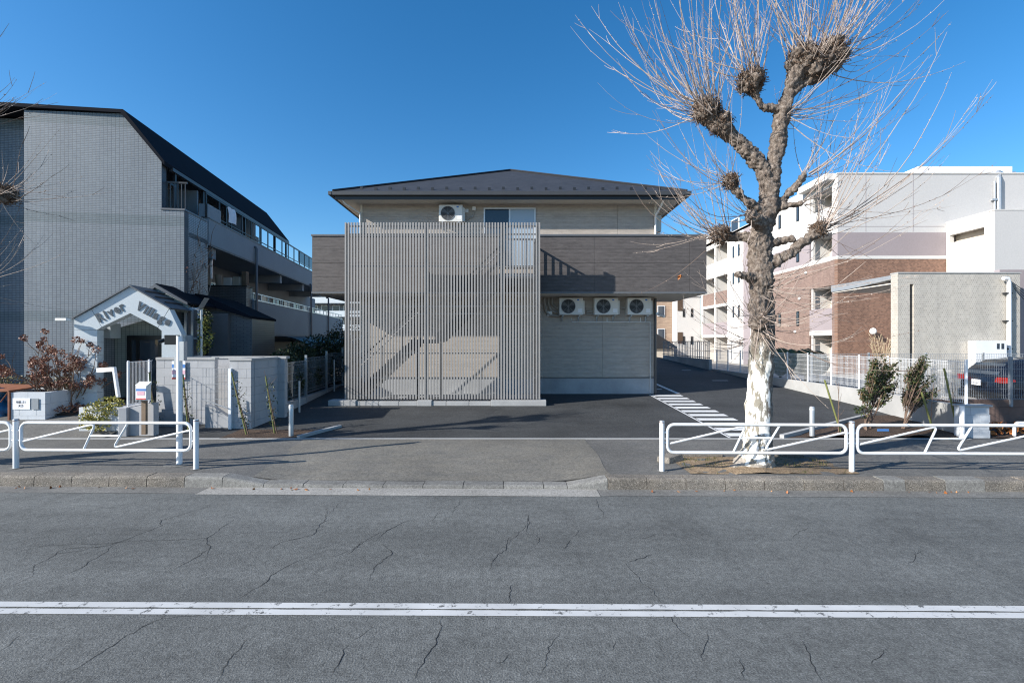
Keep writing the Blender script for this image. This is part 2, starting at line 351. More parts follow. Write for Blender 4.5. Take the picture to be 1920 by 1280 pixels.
def place_text(txt, size, origin, xdir, updir, name, m, parent, ext=.003, bold=0., squash=1.):
    vs_, fs = text_mb(txt, size, ext, bold); x, u = Vector(xdir).normalized(), Vector(updir).normalized(); nn = x.cross(u)
    mb = MB(); mb.add([Vector(origin)+x*v.x*squash+u*v.y+nn*v.z for v in vs_], fs)
    return mb.build(name, m, parent)
# ------------------------------------------------------------------ ground
def struct(o, label): return tag(o, label, None, None, 'structure')
g = MB(); g.face((-1500, -300, -.35), (1500, -300, -.35), (1500, 2500, -.35), (-1500, 2500, -.35)); struct(g.build('ground', 'ground'), 'bare ground around the plots')
g = MB(); g.face((-70, -14, 0), (70, -14, 0), (70, 6.2, 0), (70, yk(70)+.1, 0), (-70, yk(-70)+.1, 0))
road = struct(g.build('road', 'road'), 'cracked grey asphalt road with a white line')
KS, KE = -4.35, 1.42                                # lowered kerb between these
def dip(x):                                         # 1 in the driveway, 0 outside
    a = min(1, max(0, (x-KS)/.75)); b = min(1, max(0, (KE-x)/.75)); return min(a, b)
def walkz(x, y):
    t = min(1, max(0, (y-yk(x)-.2)/1.9)); k = dip(x)
    return .15-.10*k*(1-t)
def sheet(name, m, xs, rows, zf, dz, parent=None):
    mb = MB(); n = len(rows)
    for x in xs:
        for r in rows:
            y = r(x) if callable(r) else r; mb.v.append(Vector((x, y, zf(x, y)+dz)))
    for i in range(len(xs)-1):
        for j in range(n-1): mb.f.append((i*n+j, (i+1)*n+j, (i+1)*n+j+1, i*n+j+1))
    return mb.build(name, m, parent, smooth=True)
xs = [-60, -30, -16]+[-12+.25*i for i in range(97)]+[16, 30, 60]
rows = [(lambda x, k=k: (yk(x)+.2)+(9.56-yk(x)-.2)*k/8) for k in range(9)]
struct(sheet('sidewalk', 'walk', xs, rows, walkz, 0), 'dark asphalt sidewalk behind the kerb')
xs2 = [-4.0+.23*i for i in range(25)]
rows2 = [(lambda x, k=k: (yk(x)+.21)+(9.50-yk(x)-.21)*k/8) for k in range(9)]
ap = MB(); n2 = 9
for i, x in enumerate(xs2):
    for j in range(9):
        y = rows2[j](x); xx = x+(.05*mnoise.noise(Vector((x, y*1.7, 0))) if i in (0, len(xs2)-1) else 0)-(.35*j/8 if i == 0 else 0)
        ap.v.append(Vector((xx, y, walkz(x, y)+.006)))
for i in range(len(xs2)-1):
    for j in range(8): ap.f.append((i*n2+j, (i+1)*n2+j, (i+1)*n2+j+1, i*n2+j+1))
struct(ap.build('driveway_apron', 'apron', smooth=True), 'coarse brownish asphalt apron across the sidewalk')
g = MB()
for x0, x1 in ((-60, 6.9), (6.9, 9.6)): g.box(x0, x1, 9.50, 9.58, .05, .160)
struct(g.build('edging_strip', 'concrete'), 'thin pale concrete edging between sidewalk and car park')
g = MB(); ys = [9.58, 12, 14, 16, 18, 20, 22, 24, 26, 28, 30]
for i in range(len(ys)-1):
    a, b = ys[i], ys[i+1]; g.face((-7.6, a, lotz(a)), (10.2, a, lotz(a)), (10.2, b, lotz(b)), (-7.6, b, lotz(b)))
g.face((-7.6, 30, lotz(30)), (10.2, 30, lotz(30)), (10.2, 60, lotz(30)+.4), (-7.6, 60, lotz(30)+.4))
struct(g.build('parking_lot', 'lot'), 'fresh black asphalt car park around the house')
# gutter
def strip(name, m, x0, x1, f0, f1, z, lab):
    mb = MB(); n = max(2, int(abs(x1-x0)/1.5)); 
    for i in range(n):
        a = x0+(x1-x0)*i/n; b = x0+(x1-x0)*(i+1)/n
        mb.face((a, f0(a), z), (b, f0(b), z), (b, f1(b), z), (a, f1(a), z))
    return struct(mb.build(name, m), lab)
strip('gutter_strip', 'gutter_dark', -60, -4.55, lambda x: yk(x)-.27, lambda x: yk(x)+.03, .004, 'stained gutter strip along the kerb left of the driveway')
strip('gutter_strip', 'gutter', -4.54, 1.25, lambda x: yk(x)-.31, lambda x: yk(x)+.03, .005, 'pale concrete gutter strip in front of the driveway')
strip('gutter_strip', 'gutter_dark', 1.26, 60, lambda x: yk(x)-.27, lambda x: yk(x)+.03, .004, 'stained gutter strip along the kerb below the tree')
# kerbstones
kerb = thing('kerb', 'row of worn concrete kerbstones dropping at the driveway', None, (0, 0, 0), 0, None, 'structure')
def kerbstone(x0, x1, h0, h1, m):
    prof = lambda x, h: [(x, yk(x), -.05), (x, yk(x)+.012, max(.012, h-.035)), (x, yk(x)+.022, h-.012), (x, yk(x)+.045, h), (x, yk(x)+.215, h+.001), (x, yk(x)+.215, -.05)]
    mb = MB(); A = prof(x0+.005, h0); B = prof(x1-.005, h1); n = 6
    mb.add(A+B, [tuple(reversed(range(n))), tuple(range(n, 2*n))]+[(i, (i+1) % n, (i+1) % n+n, i+n) for i in range(n)])
    mb.build('kerbstone', m, kerb)
x = KS
while x > -13: 
    l = .575; h = .158+rnd.uniform(-.006, .006); kerbstone(x-l, x, h, h, 'kerb' if x < -4.6 else 'kerb_new'); x -= l
kerbstone(KS, KS+.62, .158, .055, 'kerb_new')
x = KS+.62; stones = []
while x < KE-.68-.3: kerbstone(x, x+.6, .052+rnd.uniform(-.004, .006), .052+rnd.uniform(-.004, .006), 'gutter_dark' if rnd.random() < .7 else 'kerb_new'); x += .6
kerbstone(x, KE-.6, .052, .055, 'kerb_new'); kerbstone(KE-.6, KE, .055, .158, 'kerb_new')
x = KE; k = 0
while x < 13:
    l = .575 if k != 7 else .32; h = .160+rnd.uniform(-.007, .007); kerbstone(x, x+l, h, h, 'kerb' if k not in (7, 9) else 'kerb_new'); x += l; k += 1
# white line
for y0, y1, lab in ((3.630, 3.704, 'lower white stripe of the road centre line'), (3.724, 3.800, 'upper white stripe of the road centre line')):
    mb = MB(); n = 300
    for i in range(n):
        a = -12+24*i/n; b = a+24/n
        sk = lambda x: -.0075*(x)
        j = lambda x, s: (mnoise.noise(Vector((x*2.3, s, 0)))*.010+mnoise.noise(Vector((x*8.3, s, 4)))*.006)
        mb.face((a, y0+sk(a)+(j(a, 1) if y0 > 3.7 else 0), .004), (b, y0+sk(b)+(j(b, 1) if y0 > 3.7 else 0), .004), (b, y1+sk(b)+(j(b, 2) if y0 < 3.7 else 0), .004), (a, y1+sk(a)+(j(a, 2) if y0 < 3.7 else 0), .004))
    struct(mb.build('lane_marking', 'paint'), lab)
# cracks: thin dark strips on the road, crack shade in their colour, one each
def road_pt(px, py): Y = H*F/(py-CY); return Vector(((px-CX)*Y/F, Y, 0))
CR = [[(0,1108),(60,1080),(62,1062),(120,1030),(205,1022),(240,1010),(300,985),(305,975),(440,935)], [(90,1088),(150,1066),(215,1020),(235,1012)],
      [(385,1050),(395,1023),(390,1008),(455,962)], [(320,1070),(350,1055),(398,1025)], [(500,1038),(530,1015),(590,1002),(612,970),(615,950)],
      [(440,1128),(500,1090),(510,1078),(560,1052),(605,1037)], [(705,1015),(720,1000),(745,985),(775,972)], [(690,1090),(700,1065),(730,1040),(733,1035),(716,1018)],
      [(800,980),(822,962)], [(850,965),(862,935)], [(650,1040),(680,1015)], [(915,1070),(930,1040),(945,1030),(958,1005)], [(985,1000),(995,960)],
      [(1005,1020),(1010,1012),(1008,1000)], [(952,1138),(955,1115),(962,1095)], [(1110,975),(1135,970)], [(1160,1050),(1175,1060),(1205,1095),(1222,1108),(1250,1140)],
      [(1175,1055),(1225,1040)], [(1060,1030),(1072,1010)], [(1115,935),(1135,970)], [(0,1218),(40,1190)], [(100,1275),(180,1230),(240,1192),(300,1160),(320,1145)],
      [(410,1280),(440,1225),(462,1195)], [(620,1270),(640,1225),(655,1205)], [(775,1278),(825,1180),(830,1150)], [(1390,1275),(1392,1235)], [(1500,1195),(1525,1250),(1540,1280)],
      [(1150,1220),(1155,1200)], [(0,1030),(90,1022),(180,1020),(300,1012),(390,1008),(520,990)], [(1200,1010),(1240,1000)], [(205,1022),(140,1034),(60,1042)], [(440,935),(470,925)], [(612,970),(640,940)], [(745,985),(700,1003),(660,1030),(612,1048)], [(862,935),(905,928)],
      [(945,1030),(985,985),(995,960)], [(1072,1010),(1090,990)], [(300,1160),(380,1150),(470,1152)], [(655,1205),(700,1170)], [(1010,1275),(1030,1215),(1052,1180)], [(1250,1140),(1262,1165),(1290,1200)], [(930,1245),(955,1225)], [(160,960),(240,945),(330,930)], [(60,970),(130,962)], [(1310,1240),(1330,1205),(1322,1180)], [(1640,1250),(1660,1215)], [(1480,1010),(1520,985)], [(1700,1060),(1725,1032)]]
for c in CR:
    pts = [road_pt(*p) for p in c]; fine = []
    for a, b in zip(pts, pts[1:]):
        n = max(2, int((b-a).length/.035))
        for i in range(n): fine.append(a.lerp(b, i/n))
    fine.append(pts[-1]); mb = MB(); N = len(fine); prev = None
    nm = CR.index(c) > 26 or c in (CR[9], CR[8], CR[16])
    for i, p in enumerate(fine):
        d = (fine[min(i+1, N-1)]-fine[max(i-1, 0)]); nn = Vector((-d.y, d.x, 0)).normalized()
        wv = (.0022 if nm else .0034)*(.6+.8*abs(mnoise.noise(p*9)))*min(1, 3*i/N+.15, 3*(N-1-i)/N+.15)
        q = p+nn*(rnd.uniform(-.011, .011)+.035*mnoise.noise(p*3.1)+.02*mnoise.noise(p*9.)); q.z = .0025
        a, b = q-nn*wv, q+nn*wv
        if prev: mb.face(prev[0], a, b, prev[1])
        prev = (a, b)
    mb.build('crack', 'crack', road)
# hatch and bay marks on the car park
hatch = thing('hatch_marking', 'white hatched walkway bars on the black car park', None, (0, 0, 0), 0, None, 'structure')
def lotquad(x0, x1, y0, y1, nm, par, dz=.005): 
    mb = MB(); mb.face((x0, y0, lotz(y0)+dz), (x1, y0, lotz(y0)+dz), (x1, y1, lotz(y1)+dz), (x0, y1, lotz(y1)+dz)); return mb.build(nm, 'paint_new', par)
for i in range(11):
    y = 9.75+.515*i; lotquad(4.66, 5.62, y, y+.27, 'bar', hatch)
lotquad(5.58, 5.72, 15.45, 20.5, 'edge_line', hatch); mb = MB(); y0, y1 = 9.62, 15.2
mb.face((4.58, y0, lotz(y0)+.006), (4.63, y0, lotz(y0)+.006), (4.63, y1, lotz(y1)+.006), (4.58, y1, lotz(y1)+.006)); mb.build('edge_line', 'paint_new', hatch)
for x0, x1, y in ((8.5, 8.95, 22.7), (8.3, 8.95, 18.8), (5.15, 5.42, 16.4), (-7.0, -6.3, 17.4)):
    o = lotquad(x0, x1, y, y+.13, 'bay_marking', None); struct(o, 'short white bay mark on the car park')
# ------------------------------------------------------------------ the two-storey house
YW = 15.45; XL, XR = -5.11, 4.87; ZS = 6.86; YB = 14.45; BX0, BX1 = -6.35, 6.18; BZ0, BZ1 = 3.71, 5.58
house = thing('apartment_house', 'two-storey house with cream siding, dark overhanging band and black hipped roof', 'house', (0, YW, .4))
MB().box(XL+.04, XR-.04, YW+.04, YW+16, .0, ZS).build('wall_core', 'cream_trim', house)
def boards(x0, x1, z0, z1, y, m, nm='siding_board', bw=3.03, bh=.455, t=.026, skip=None, off=0., axis='y'):
    z = z0
    while z < z1-.02:
        x = x0-off
        while x < x1-.02:
            a, b = max(x, x0), min(x+bw, x1); c, d = z, min(z+bh, z1)
            if b-a > .02:
                mb = MB()
                if axis == 'y': mb.box(a+.004, b-.004, y-t, y, c+.003, d-.003)
                else: mb.box(y-t, y, a+.002, b-.002, c+.0015, d-.0015)
                mb.build(nm, m, house)
            x += bw
        z += bh
MB().box(XL+.02, XR-.02, YW-.01, YW+.3, -.1, .94).build('foundation', 'found', house)
MB().box(XL-.01, XR+.01, YW-.035, YW, .945, .975).build('base_flashing', 'coping', house)
boards(XL, XR, .98, BZ0-.01, YW+.03, 'cream', off=.9)
boards(XL, XR, 4.15, ZS, YW+.03, 'cream', off=.4)
for x in (XL, XR): MB().box(x-.035, x+.035, YW-.012, YW+.06, .98, ZS).build('corner_trim', 'cream_trim', house)
# side boards of the right and left wall
for xx, s in ((XR, 1), (XL, -1)):
    z = .98
    while z < ZS-.1:
        MB().box(min(xx, xx+.03*s), max(xx, xx+.03*s), YW+.06, YW+15.9, z+.002, min(z+.455, ZS)-.002).build('siding_board', 'cream', house); z += .455
# balcony band
def band_front(x0, x1): boards(x0, x1, BZ0+.06, BZ1-.05, YB+.026, 'taupe', off=1.2, bh=.455)
band_front(BX0, -.40); band_front(.78, BX1)
for x0, x1 in ((BX0, -.40), (.78, BX1)):
    MB().box(x0+.01, x1-.01, YB+.03, YB+.15, BZ0+.06, BZ1-.05).build('parapet', 'soffit', house)
    MB().box(x0-.02, x1+.02, YB-.03, YB+.18, BZ1-.05, BZ1+.005).build('coping', 'coping', house)
MB().box(-.42, .80, YB+.03, YB+.14, BZ0+.06, 4.02).build('landing_sill', 'taupe', house)
for x0 in (BX0, BX1-.12):
    MB().box(x0, x0+.12, YB+.19, 17.4, BZ0+.06, BZ1-.05).build('parapet', 'taupe', house)
    MB().box(x0-.02, x0+.14, YB+.19, 17.42, BZ1-.05, BZ1).build('coping', 'coping', house)
MB().box(BX0-.01, BX1+.01, YB-.025, 17.4, BZ0, BZ0+.055).build('bottom_trim', 'coping', house)
MB().box(BX0+.03, BX1-.03, YB+.02, 17.38, BZ0-.012, BZ0-.002).build('soffit', 'soffit', house)
MB().box(BX0+.13, BX1-.13, YB+.19, 17.38, 3.86, 3.95).build('balcony_floor', 'concrete', house)
# roof
EX0, EX1, EY0, EY1, EZ = -5.83, 5.69, 14.78, 32.2, 7.06; AP = 20.46; AZ = 9.86; cxr = (EX0+EX1)/2
roof = MB(); a = Vector((cxr, AP, AZ)); b = Vector((cxr, EY1-5.76, AZ)); e = [Vector((EX0, EY0, EZ)), Vector((EX1, EY0, EZ)), Vector((EX1, EY1, EZ)), Vector((EX0, EY1, EZ))]
roof.face(e[0], e[1], a); roof.face(e[1], e[2], b, a); roof.face(e[2], e[3], b); roof.face(e[3], e[0], a, b); roof.face(*[p-Vector((0, 0, .04)) for p in (e[0], e[3], e[2], e[1])])
roof = roof.build('roof', 'roof', house)
hp = MB()
for p, q in ((e[0], a), (e[1], a), (a, b)): hp.tube([p+Vector((0, .02, .03)), q+Vector((0, 0, .035))], .045, 6)
hp.build('hip_cap', 'dark_metal', roof)
MB().box(EX0+.05, EX1-.05, EY0+.05, EY0+.075, ZS-.05, EZ-.01).build('fascia', 'dark_metal', roof)
for x0 in (EX0+.05, EX1-.075): MB().box(x0, x0+.025, EY0+.08, EY1-.1, ZS-.03, EZ-.01).build('fascia', 'dark_metal', roof)
MB().box(EX0+.08, EX1-.08, EY0+.08, EY1-.1, ZS-.012, ZS).build('eaves_soffit', 'cream_trim', house)
gm = MB(); gp = [(EY0-.045, EZ-.125), (EY0-.055, EZ-.01), (EY0-.04, EZ-.01), (EY0-.03, EZ-.11), (EY0+.03, EZ-.11), (EY0+.04, EZ-.01), (EY0+.048, EZ-.01), (EY0+.048, EZ-.125)]
gm.prism(gp, 'x', EX0-.08, EX1+.08); gm.build('gutter', 'gutter_metal', roof)
for x0, s in ((EX0-.02, -1), (EX1+.02, 1)):
    MB().box(min(x0, x0+s*.1), max(x0, x0+s*.1), EY0-.06, EY1, EZ-.125, EZ-.01).build('gutter', 'gutter_metal', roof)
slope = (AZ-EZ)/(AP-EY0)
sg = None
for i in range(22):
    px = 678+26.6*i; yy = EY0+(.30 if i % 2 else .42); zz = EZ+slope*(yy-EY0); X = (px-CX)*yy/F
    if sg is None: sg = MB().box(-.045, .045, -.03, .03, -.01, .075).build('snow_guard', 'dark_metal', roof, local=True); WMl = 0
    o = sg if i == 0 else sg.copy()
    if i: COL.objects.link(o)
    o.parent = roof; o.location = WM[house.name].inverted() @ Vector((X, yy, zz))
# second floor window
def window(x0, x1, z0, z1, y, mframe, panes, parent, nm='window', d=.07, fw=.045):
    fr = MB(); fr.box(x0, x1, y-d, y, z1-fw, z1).box(x0, x1, y-d, y, z0, z0+fw).box(x0, x0+fw, y-d, y, z0+fw, z1-fw).box(x1-fw, x1, y-d, y, z0+fw, z1-fw)
    n = len(panes)
    for i in range(1, n): xm = x0+(x1-x0)*i/n; fr.box(xm-fw*.6, xm+fw*.6, y-d+.01, y, z0+fw, z1-fw)
    f = fr.build(nm, mframe, parent)
    for i, pm in enumerate(panes):
        a = x0+(x1-x0)*i/n; b = x0+(x1-x0)*(i+1)/n
        MB().box(a+fw*.6, b-fw*.6, y-d*.55, y-d*.55+.008, z0+fw*.8, z1-fw*.8).build('pane', pm, f)
    return f
window(-.96, .80, 4.7, 6.715, YW+.03, 'alu', ['glass', 'curtain_glass'], house)
# rainwater and drain pipes
def pipe(pts, r, nm, m, parent, n=8): return MB().tube(pts, r, n).build(nm, m, parent, smooth=True)
pipe([(XR-.02, YW-.06, .42), (XR-.02, YW-.06, 3.65)], .042, 'downpipe', 'gutter_metal', house)
pipe([(4.68, YW-.03, .45), (4.68, YW-.03, 2.84), (2.02, YW-.03, 2.86), (2.02, YW-.03, 2.98)], .014, 'drain_pipe', 'white_plastic', house)
pipe([(2.0+1.22, YW-.03, 2.86), (3.22, YW-.03, 3.0)], .012, 'drain_pipe', 'white_plastic', house); pipe([(4.35, YW-.03, 2.86), (4.35, YW-.03, 3.0)], .012, 'drain_pipe', 'white_plastic', house)
pipe([(-5.55, EY0+.12, 6.84), (-5.52, EY0+.2, 6.74), (-5.14, YW-.05, 6.52), (-5.14, YW-.05, 5.6)], .03, 'downpipe', 'white_plastic', house)
pipe([(4.98, EY0+.12, 6.88), (4.96, EY0+.3, 6.72), (4.85, YW-.06, 6.42), (4.85, YW-.06, 5.45)], .036, 'downpipe', 'white_plastic', house)
for k, (dx, z) in enumerate(((0, 3.05), (.13, 3.16), (.26, 3.27))):
    x0 = 1.1+dx*1.0
    pipe([(x0, YW-.07, 3.66), (x0, YW-.07, 3.52-dx*.3), (x0+.06, YW-.07, z+.12), (x0+.2, YW-.07, z+.02), (1.62, YW-.07, z)], .035, 'pipe_cover', 'pipe_grey', house)
for x0, x1, z in ((2.52, 2.80, 3.2), (3.72, 3.92, 3.32), (2.52, 2.80, 3.12)): pipe([(x0, YW-.07, z), (x1, YW-.07, z)], .03, 'pipe_cover', 'pipe_grey', house)
MB().box(1.2, 1.36, YW-.07, YW, 3.05, 3.21).build('junction_box', 'white_plastic', house, bevel=.01)
for px, z in ((875.5, 6.66), (889, 6.74)):
    x0 = (px-CX)*YW/F; MB().box(x0-.06, x0+.06, YW-.09, YW, z-.12, z).build('junction_box', 'white_plastic', house, bevel=.01)
pipe([((890-CX)*YW/F, YW-.04, 6.62), ((886-CX)*YW/F, YW-.04, 6.4), ((876-CX)*YW/F, YW-.04, 6.32)], .015, 'conduit', 'pipe_grey', house)
cm = MB(); cm.tube([(4.93, YW-.10, 3.12), (5.06, YW-.32, 3.02)], .05, 10); cm.box(4.86, 4.94, YW-.14, YW-.02, 3.08, 3.17)
tag(cm.build('security_camera', 'alu', None, smooth=False), 'small silver security camera under the dark band at the house corner', 'camera')
# air conditioners
def make_ac(label, wd=.79, ht=.565, dp=.29):
    r = thing('air_conditioner', label, 'air conditioner', (0, 0, 0), 0, 'air conditioner units on the house wall')
    w2 = wd/2; c = MB().box(-w2, w2, -dp, 0, 0, ht).build('casing', 'ac_white', r, bevel=.012)
    MB().box(w2-.004, w2+.065, -dp+.05, -.01, .02, ht*.86).build('side_cover', 'ac_white', r, bevel=.02)
    fc = (-w2+.30, -dp-.0015, ht*.5); rr = ht*.415
    MB().disc(fc, rr, 'y', 36).build('fan_shade_disc', 'ac_dark', r)  # flat dark disc on the casing, fan recess shade in its colour
    gd = MB(); n = 40; pts = [(fc[0]+rr*math.cos(2*math.pi*i/n), -dp-.006, fc[2]+rr*math.sin(2*math.pi*i/n)) for i in range(n+1)]
    gd.tube(pts, .008, 5, False)
    for k in range(-5, 6):
        z = k*rr/6; x = math.sqrt(rr*rr-z*z); gd.box(fc[0]-x, fc[0]+x, -dp-.010, -dp-.006, fc[2]+z-.0022, fc[2]+z+.0022)
    for k in range(4):
        t = math.pi*k/4; gd.bar((fc[0]-rr*math.cos(t), -dp-.008, fc[2]-rr*math.sin(t)), (fc[0]+rr*math.cos(t), -dp-.008, fc[2]+rr*math.sin(t)), .004)
    gd.build('fan_guard', 'ac_guard', r)
    fb = MB(); fb.disc((fc[0], -dp-.0040, fc[2]), .05, 'y', 16)
    for k in range(3):
        t = 2*math.pi*k/3+.5; q = [(fc[0]+s*math.cos(t+u), -dp-.0030, fc[2]+s*math.sin(t+u)) for s, u in ((.04, -.3), (rr*.9, -.25), (rr*.92, .35), (.04, .5))]; fb.face(*q)
    fb.build('fan_blade', 'gutter_metal', r)
    MB().box(w2-.20, w2-.13, -dp-.004, -dp, ht*.84, ht*.92).build('badge', 'blue_badge', r)
    MB().box(w2-.17, w2-.03, -dp-.003, -dp, .08, ht*.36).build('label_plate', 'paper', r)
    for x in (-w2+.12, w2-.12):
        br = MB(); br.bar((x, 0.0, -.03), (x, -dp-.04, -.03), .035, .03).bar((x, -.02, -.04), (x, -.02, -.22), .03).bar((x, -.02, -.21), (x, -dp+.02, -.04), .022)
        br.build('bracket', 'galv', r)
    return r
def set_ac(o, px0, pybot, y, label, rz=0):
    p = at(px0, pybot, y-.3); o.location = (p.x, y, p.z); o.rotation_euler = (0, 0, rz); o['label'] = label
ac0 = make_ac('x'); set_ac(ac0, 1071, 590, YW, 'white air conditioner under the dark band beside the slat screen')
for px, pb, lb in ((1137, 590, 'white air conditioner in the middle of three under the dark band'), (1199, 590, 'white air conditioner under the dark band nearest the house corner'), (845, 415.5, 'white air conditioner high on the upper wall beside the window')):
    c = copy_tree(ac0); set_ac(c, px, pb, YW, lb)
c = copy_tree(ac0); c.location = (XR+.03, YW+.75, 6.0); c.rotation_euler = (0, 0, R(90)); c['label'] = 'white air conditioner on the upper side wall beneath the right eaves'
# ------------------------------------------------------------------ slat screen and its plinth
YS = 13.40; SX0, SX1 = -4.917, .833; SZ0, SZ1 = .50, 5.68
plinth = thing('concrete_plinth', 'low concrete plinth of footings and kerb blocks under the slat screen', 'plinth', (-2, 13.4, .3))
zg = lotz(13.25)
for x0, x1 in ((-5.36, -4.55), (-2.77, -2.34), (-.62, 1.0)):
    MB().box(x0, x1, 13.25, 13.62, .2, .475).build('footing', 'concrete', plinth, bevel=.012)
xsb = [-4.55, -3.9, -3.3, -2.77]; xsb2 = [-2.34, -1.92, -1.25, -.62]
for L in (xsb, xsb2):
    for x0, x1 in zip(L, L[1:]): MB().box(x0+.006, x1-.006, 13.28, 13.40, .2, .44).build('kerb_block', 'concrete', plinth, bevel=.008)
MB().box(-5.0, .9, 13.64, 15.43, .25, .43).build('floor_slab', 'found', plinth)
screen = thing('slat_screen', 'tall grey vertical slat screen enclosing the outside stairs of the house', 'screen', (SX0, YS, SZ0))
nsl = 67; sl = None
for i in range(nsl):
    x = SX0+.03+(SX1-SX0-.06)*i/(nsl-1)
    if sl is None: sl = MB().box(-.023, .023, -.045, 0, 0, SZ1-SZ0).build('slat', 'slat', screen, local=True)
    o = sl if i == 0 else inst(sl, screen, (0, 0, 0)); o.location = (x-SX0, 0, 0)
for x in (SX0+.075, (800-CX)*YS/F, (942-CX)*YS/F, SX1-.06):
    MB().box(x-.04, x+.04, YS+.005, YS+.085, .475, SZ1-.02).build('post', 'slat', screen)
for py in (424, 439, 499, 549, 574, 588, 662, 708, 741):
    z = H-(py-CY)*YS/F; MB().box(SX0+.02, SX1-.02, YS+.001, YS+.032, z-.018, z+.018).build('rail', 'slat', screen)
z = H-(580-CY)*YS/F
# stairs
st = thing('outside_stairs', 'grey steel stairs rising behind the slat screen to the balcony', 'stairs', (-4.8, 13.9, .45))
SY0, SY1 = 13.52, 14.36
def flight(x0, z0, x1, z1, n):
    dx, dz = (x1-x0)/n, (z1-z0)/n; a = math.hypot(x1-x0, z1-z0)
    for i in range(n):
        MB().box(x0+dx*i-.015, x0+dx*(i+1)+.02, SY0+.045, SY1-.045, z0+dz*(i+1)-.035, z0+dz*(i+1)).build('tread', 'stair', st)
    for y in (SY0, SY1):
        sm = MB(); sm.prism([(x0-.08, z0-.12), (x0-.08, z0+.12), (x1, z1+.10), (x1, z1-.20), (x0+.15, z0-.05)], 'y', y-.006, y+.036)
        sm.build('stringer', 'stair', st)
        MB().tube([(x0, y+.015, z0+1.0), (x1, y+.015, z1+.95)], .022, 8).build('handrail', 'stair', st)
        for t in (.02, .35, .68, .98):
            MB().tube([(x0+(x1-x0)*t, y+.015, z0+(z1-z0)*t+.02), (x0+(x1-x0)*t, y+.015, z0+(z1-z0)*t+.98)], .013, 6).build('baluster', 'stair', st)
flight(-4.75, .445, -2.85, 2.25, 9); flight(-2.2, 2.25, -.38, 4.05, 9)
MB().box(-2.87, -2.18, SY0, SY1+.03, 2.13, 2.25).build('landing', 'stair', st)
MB().box(-.40, .74, SY0-.02, YB-.04, 3.86, 4.05).build('landing', 'stair', st)
for x, y in ((-2.8, 13.56), (-2.25, 14.34)): MB().box(x-.03, x+.03, y-.03, y+.03, .445, 2.13).build('post', 'stair', st)
for x, y in ((.68, 13.56),): MB().box(x-.04, x+.04, y-.03, y+.03, .475, 3.86).build('post', 'stair', st)
lr = MB(); lr.box(.68, .735, 13.50, YB-.03, 5.19, 5.24)
lr.build('handrail', 'stair', st)
for k in range(9): MB().box(.69, .725, 13.52+.108*k, 13.55+.108*k, 4.05, 5.19).build('baluster', 'stair', st)
MB().box(-.38, .67, 13.49, 13.53, 5.19, 5.24).build('handrail', 'white_pipe', st)
MB().box(-.38, .67, 13.49, 13.52, 4.12, 4.17).build('rail', 'white_pipe', st)
for k in range(10): MB().box(-.36+.11*k, -.335+.11*k, 13.495, 13.52, 4.17, 5.19).build('baluster', 'white_pipe', st)
# ------------------------------------------------------------------ left apartment block (local x along its front, y into depth)
AL = math.atan2(.1465, 1)
blk = thing('apartment_block', 'grey-blue tiled apartment block with a black sloping roof and long balconies', 'apartment block', (-10.19, 13.24, 0), AL)
def L(mb, nm, m, par=None, **k): return mb.build(nm, m, par or blk, local=True, **k)
L(MB().prism([(-3.5, -.2), (.6, -.2), (.6, 6.02), (0, 6.02), (0, 7.40), (-1.02, 8.73), (-3.5, 8.66)], 'y', 0, .22), 'front_wall', 'blue_tile')
L(MB().box(-9.5, -3.505, .62, .85, -.2, 8.66), 'recessed_wall', 'blue_tile')
L(MB().box(-9.5, -5.15, 0, .6, -.2, 8.66), 'shading_wing_wall', 'blue_tile')  # unseen wing, added outside the view to shade the recessed wall
L(MB().box(-9.5, -1.45, .86, 10.4, -.2, 8.64), 'wall_core', 'stucco')
L(MB().prism([(.10, 7.30), (.10, 7.42), (-.98, 8.84), (-9.6, 8.77), (-9.6, 8.67), (-1.04, 8.74)], 'y', -.06, 10.55), 'roof', 'dark_roof')
L(MB().box(.04, .14, .3, 10.5, 7.26, 7.36), 'roof_gutter', 'gutter_metal')
L(MB().box(.30, .60, .225, 1.34, -.2, 6.02), 'side_wall', 'blue_tile_side')
L(MB().box(-.02, .62, -.02, 1.3, 6.02, 6.07), 'ledge_cap', 'coping')
# third floor
L(MB().box(-1.44, .6, .24, 18.6, 5.30, 5.44), 'balcony_slab', 'parapet')
L(MB().box(.48, .62, 1.36, 18.6, 5.34, 6.15), 'parapet', 'parapet')
L(MB().box(.46, .64, 1.36, 18.6, 6.15, 6.19), 'parapet_cap', 'coping')
L(MB().box(-1.5, -1.3, .24, 10.4, 5.44, 7.5), 'upper_wall', 'stucco')
def winx(x, y0, y1, z0, z1, nm='window', fm='alu', pm='glass', n=2):
    f = MB(); fw = .05
    f.box(x, x+.06, y0, y1, z1-fw, z1).box(x, x+.06, y0, y1, z0, z0+fw).box(x, x+.06, y0, y0+fw, z0+fw, z1-fw).box(x, x+.06, y1-fw, y1, z0+fw, z1-fw)
    for i in range(1, n): ym = y0+(y1-y0)*i/n; f.box(x+.005, x+.055, ym-fw/2, ym+fw/2, z0+fw, z1-fw)
    f = L(f, nm, fm)
    for i in range(n):
        a = y0+(y1-y0)*i/n; b = y0+(y1-y0)*(i+1)/n
        L(MB().box(x+.02, x+.03, a+.03, b-.03, z0+.04, z1-.04), 'pane', pm, f)
    return f
for k, y in enumerate((.7, 2.4, 4.0, 5.6, 7.1, 8.7)): winx(-1.3, y, y+1.25, 5.5, 7.15, pm='glass' if k % 2 else 'curtain_glass')
for k in range(7): L(MB().box(.02, .09, .5+1.62*k, .57+1.62*k, 5.44, 7.28), 'post', 'dark_metal')
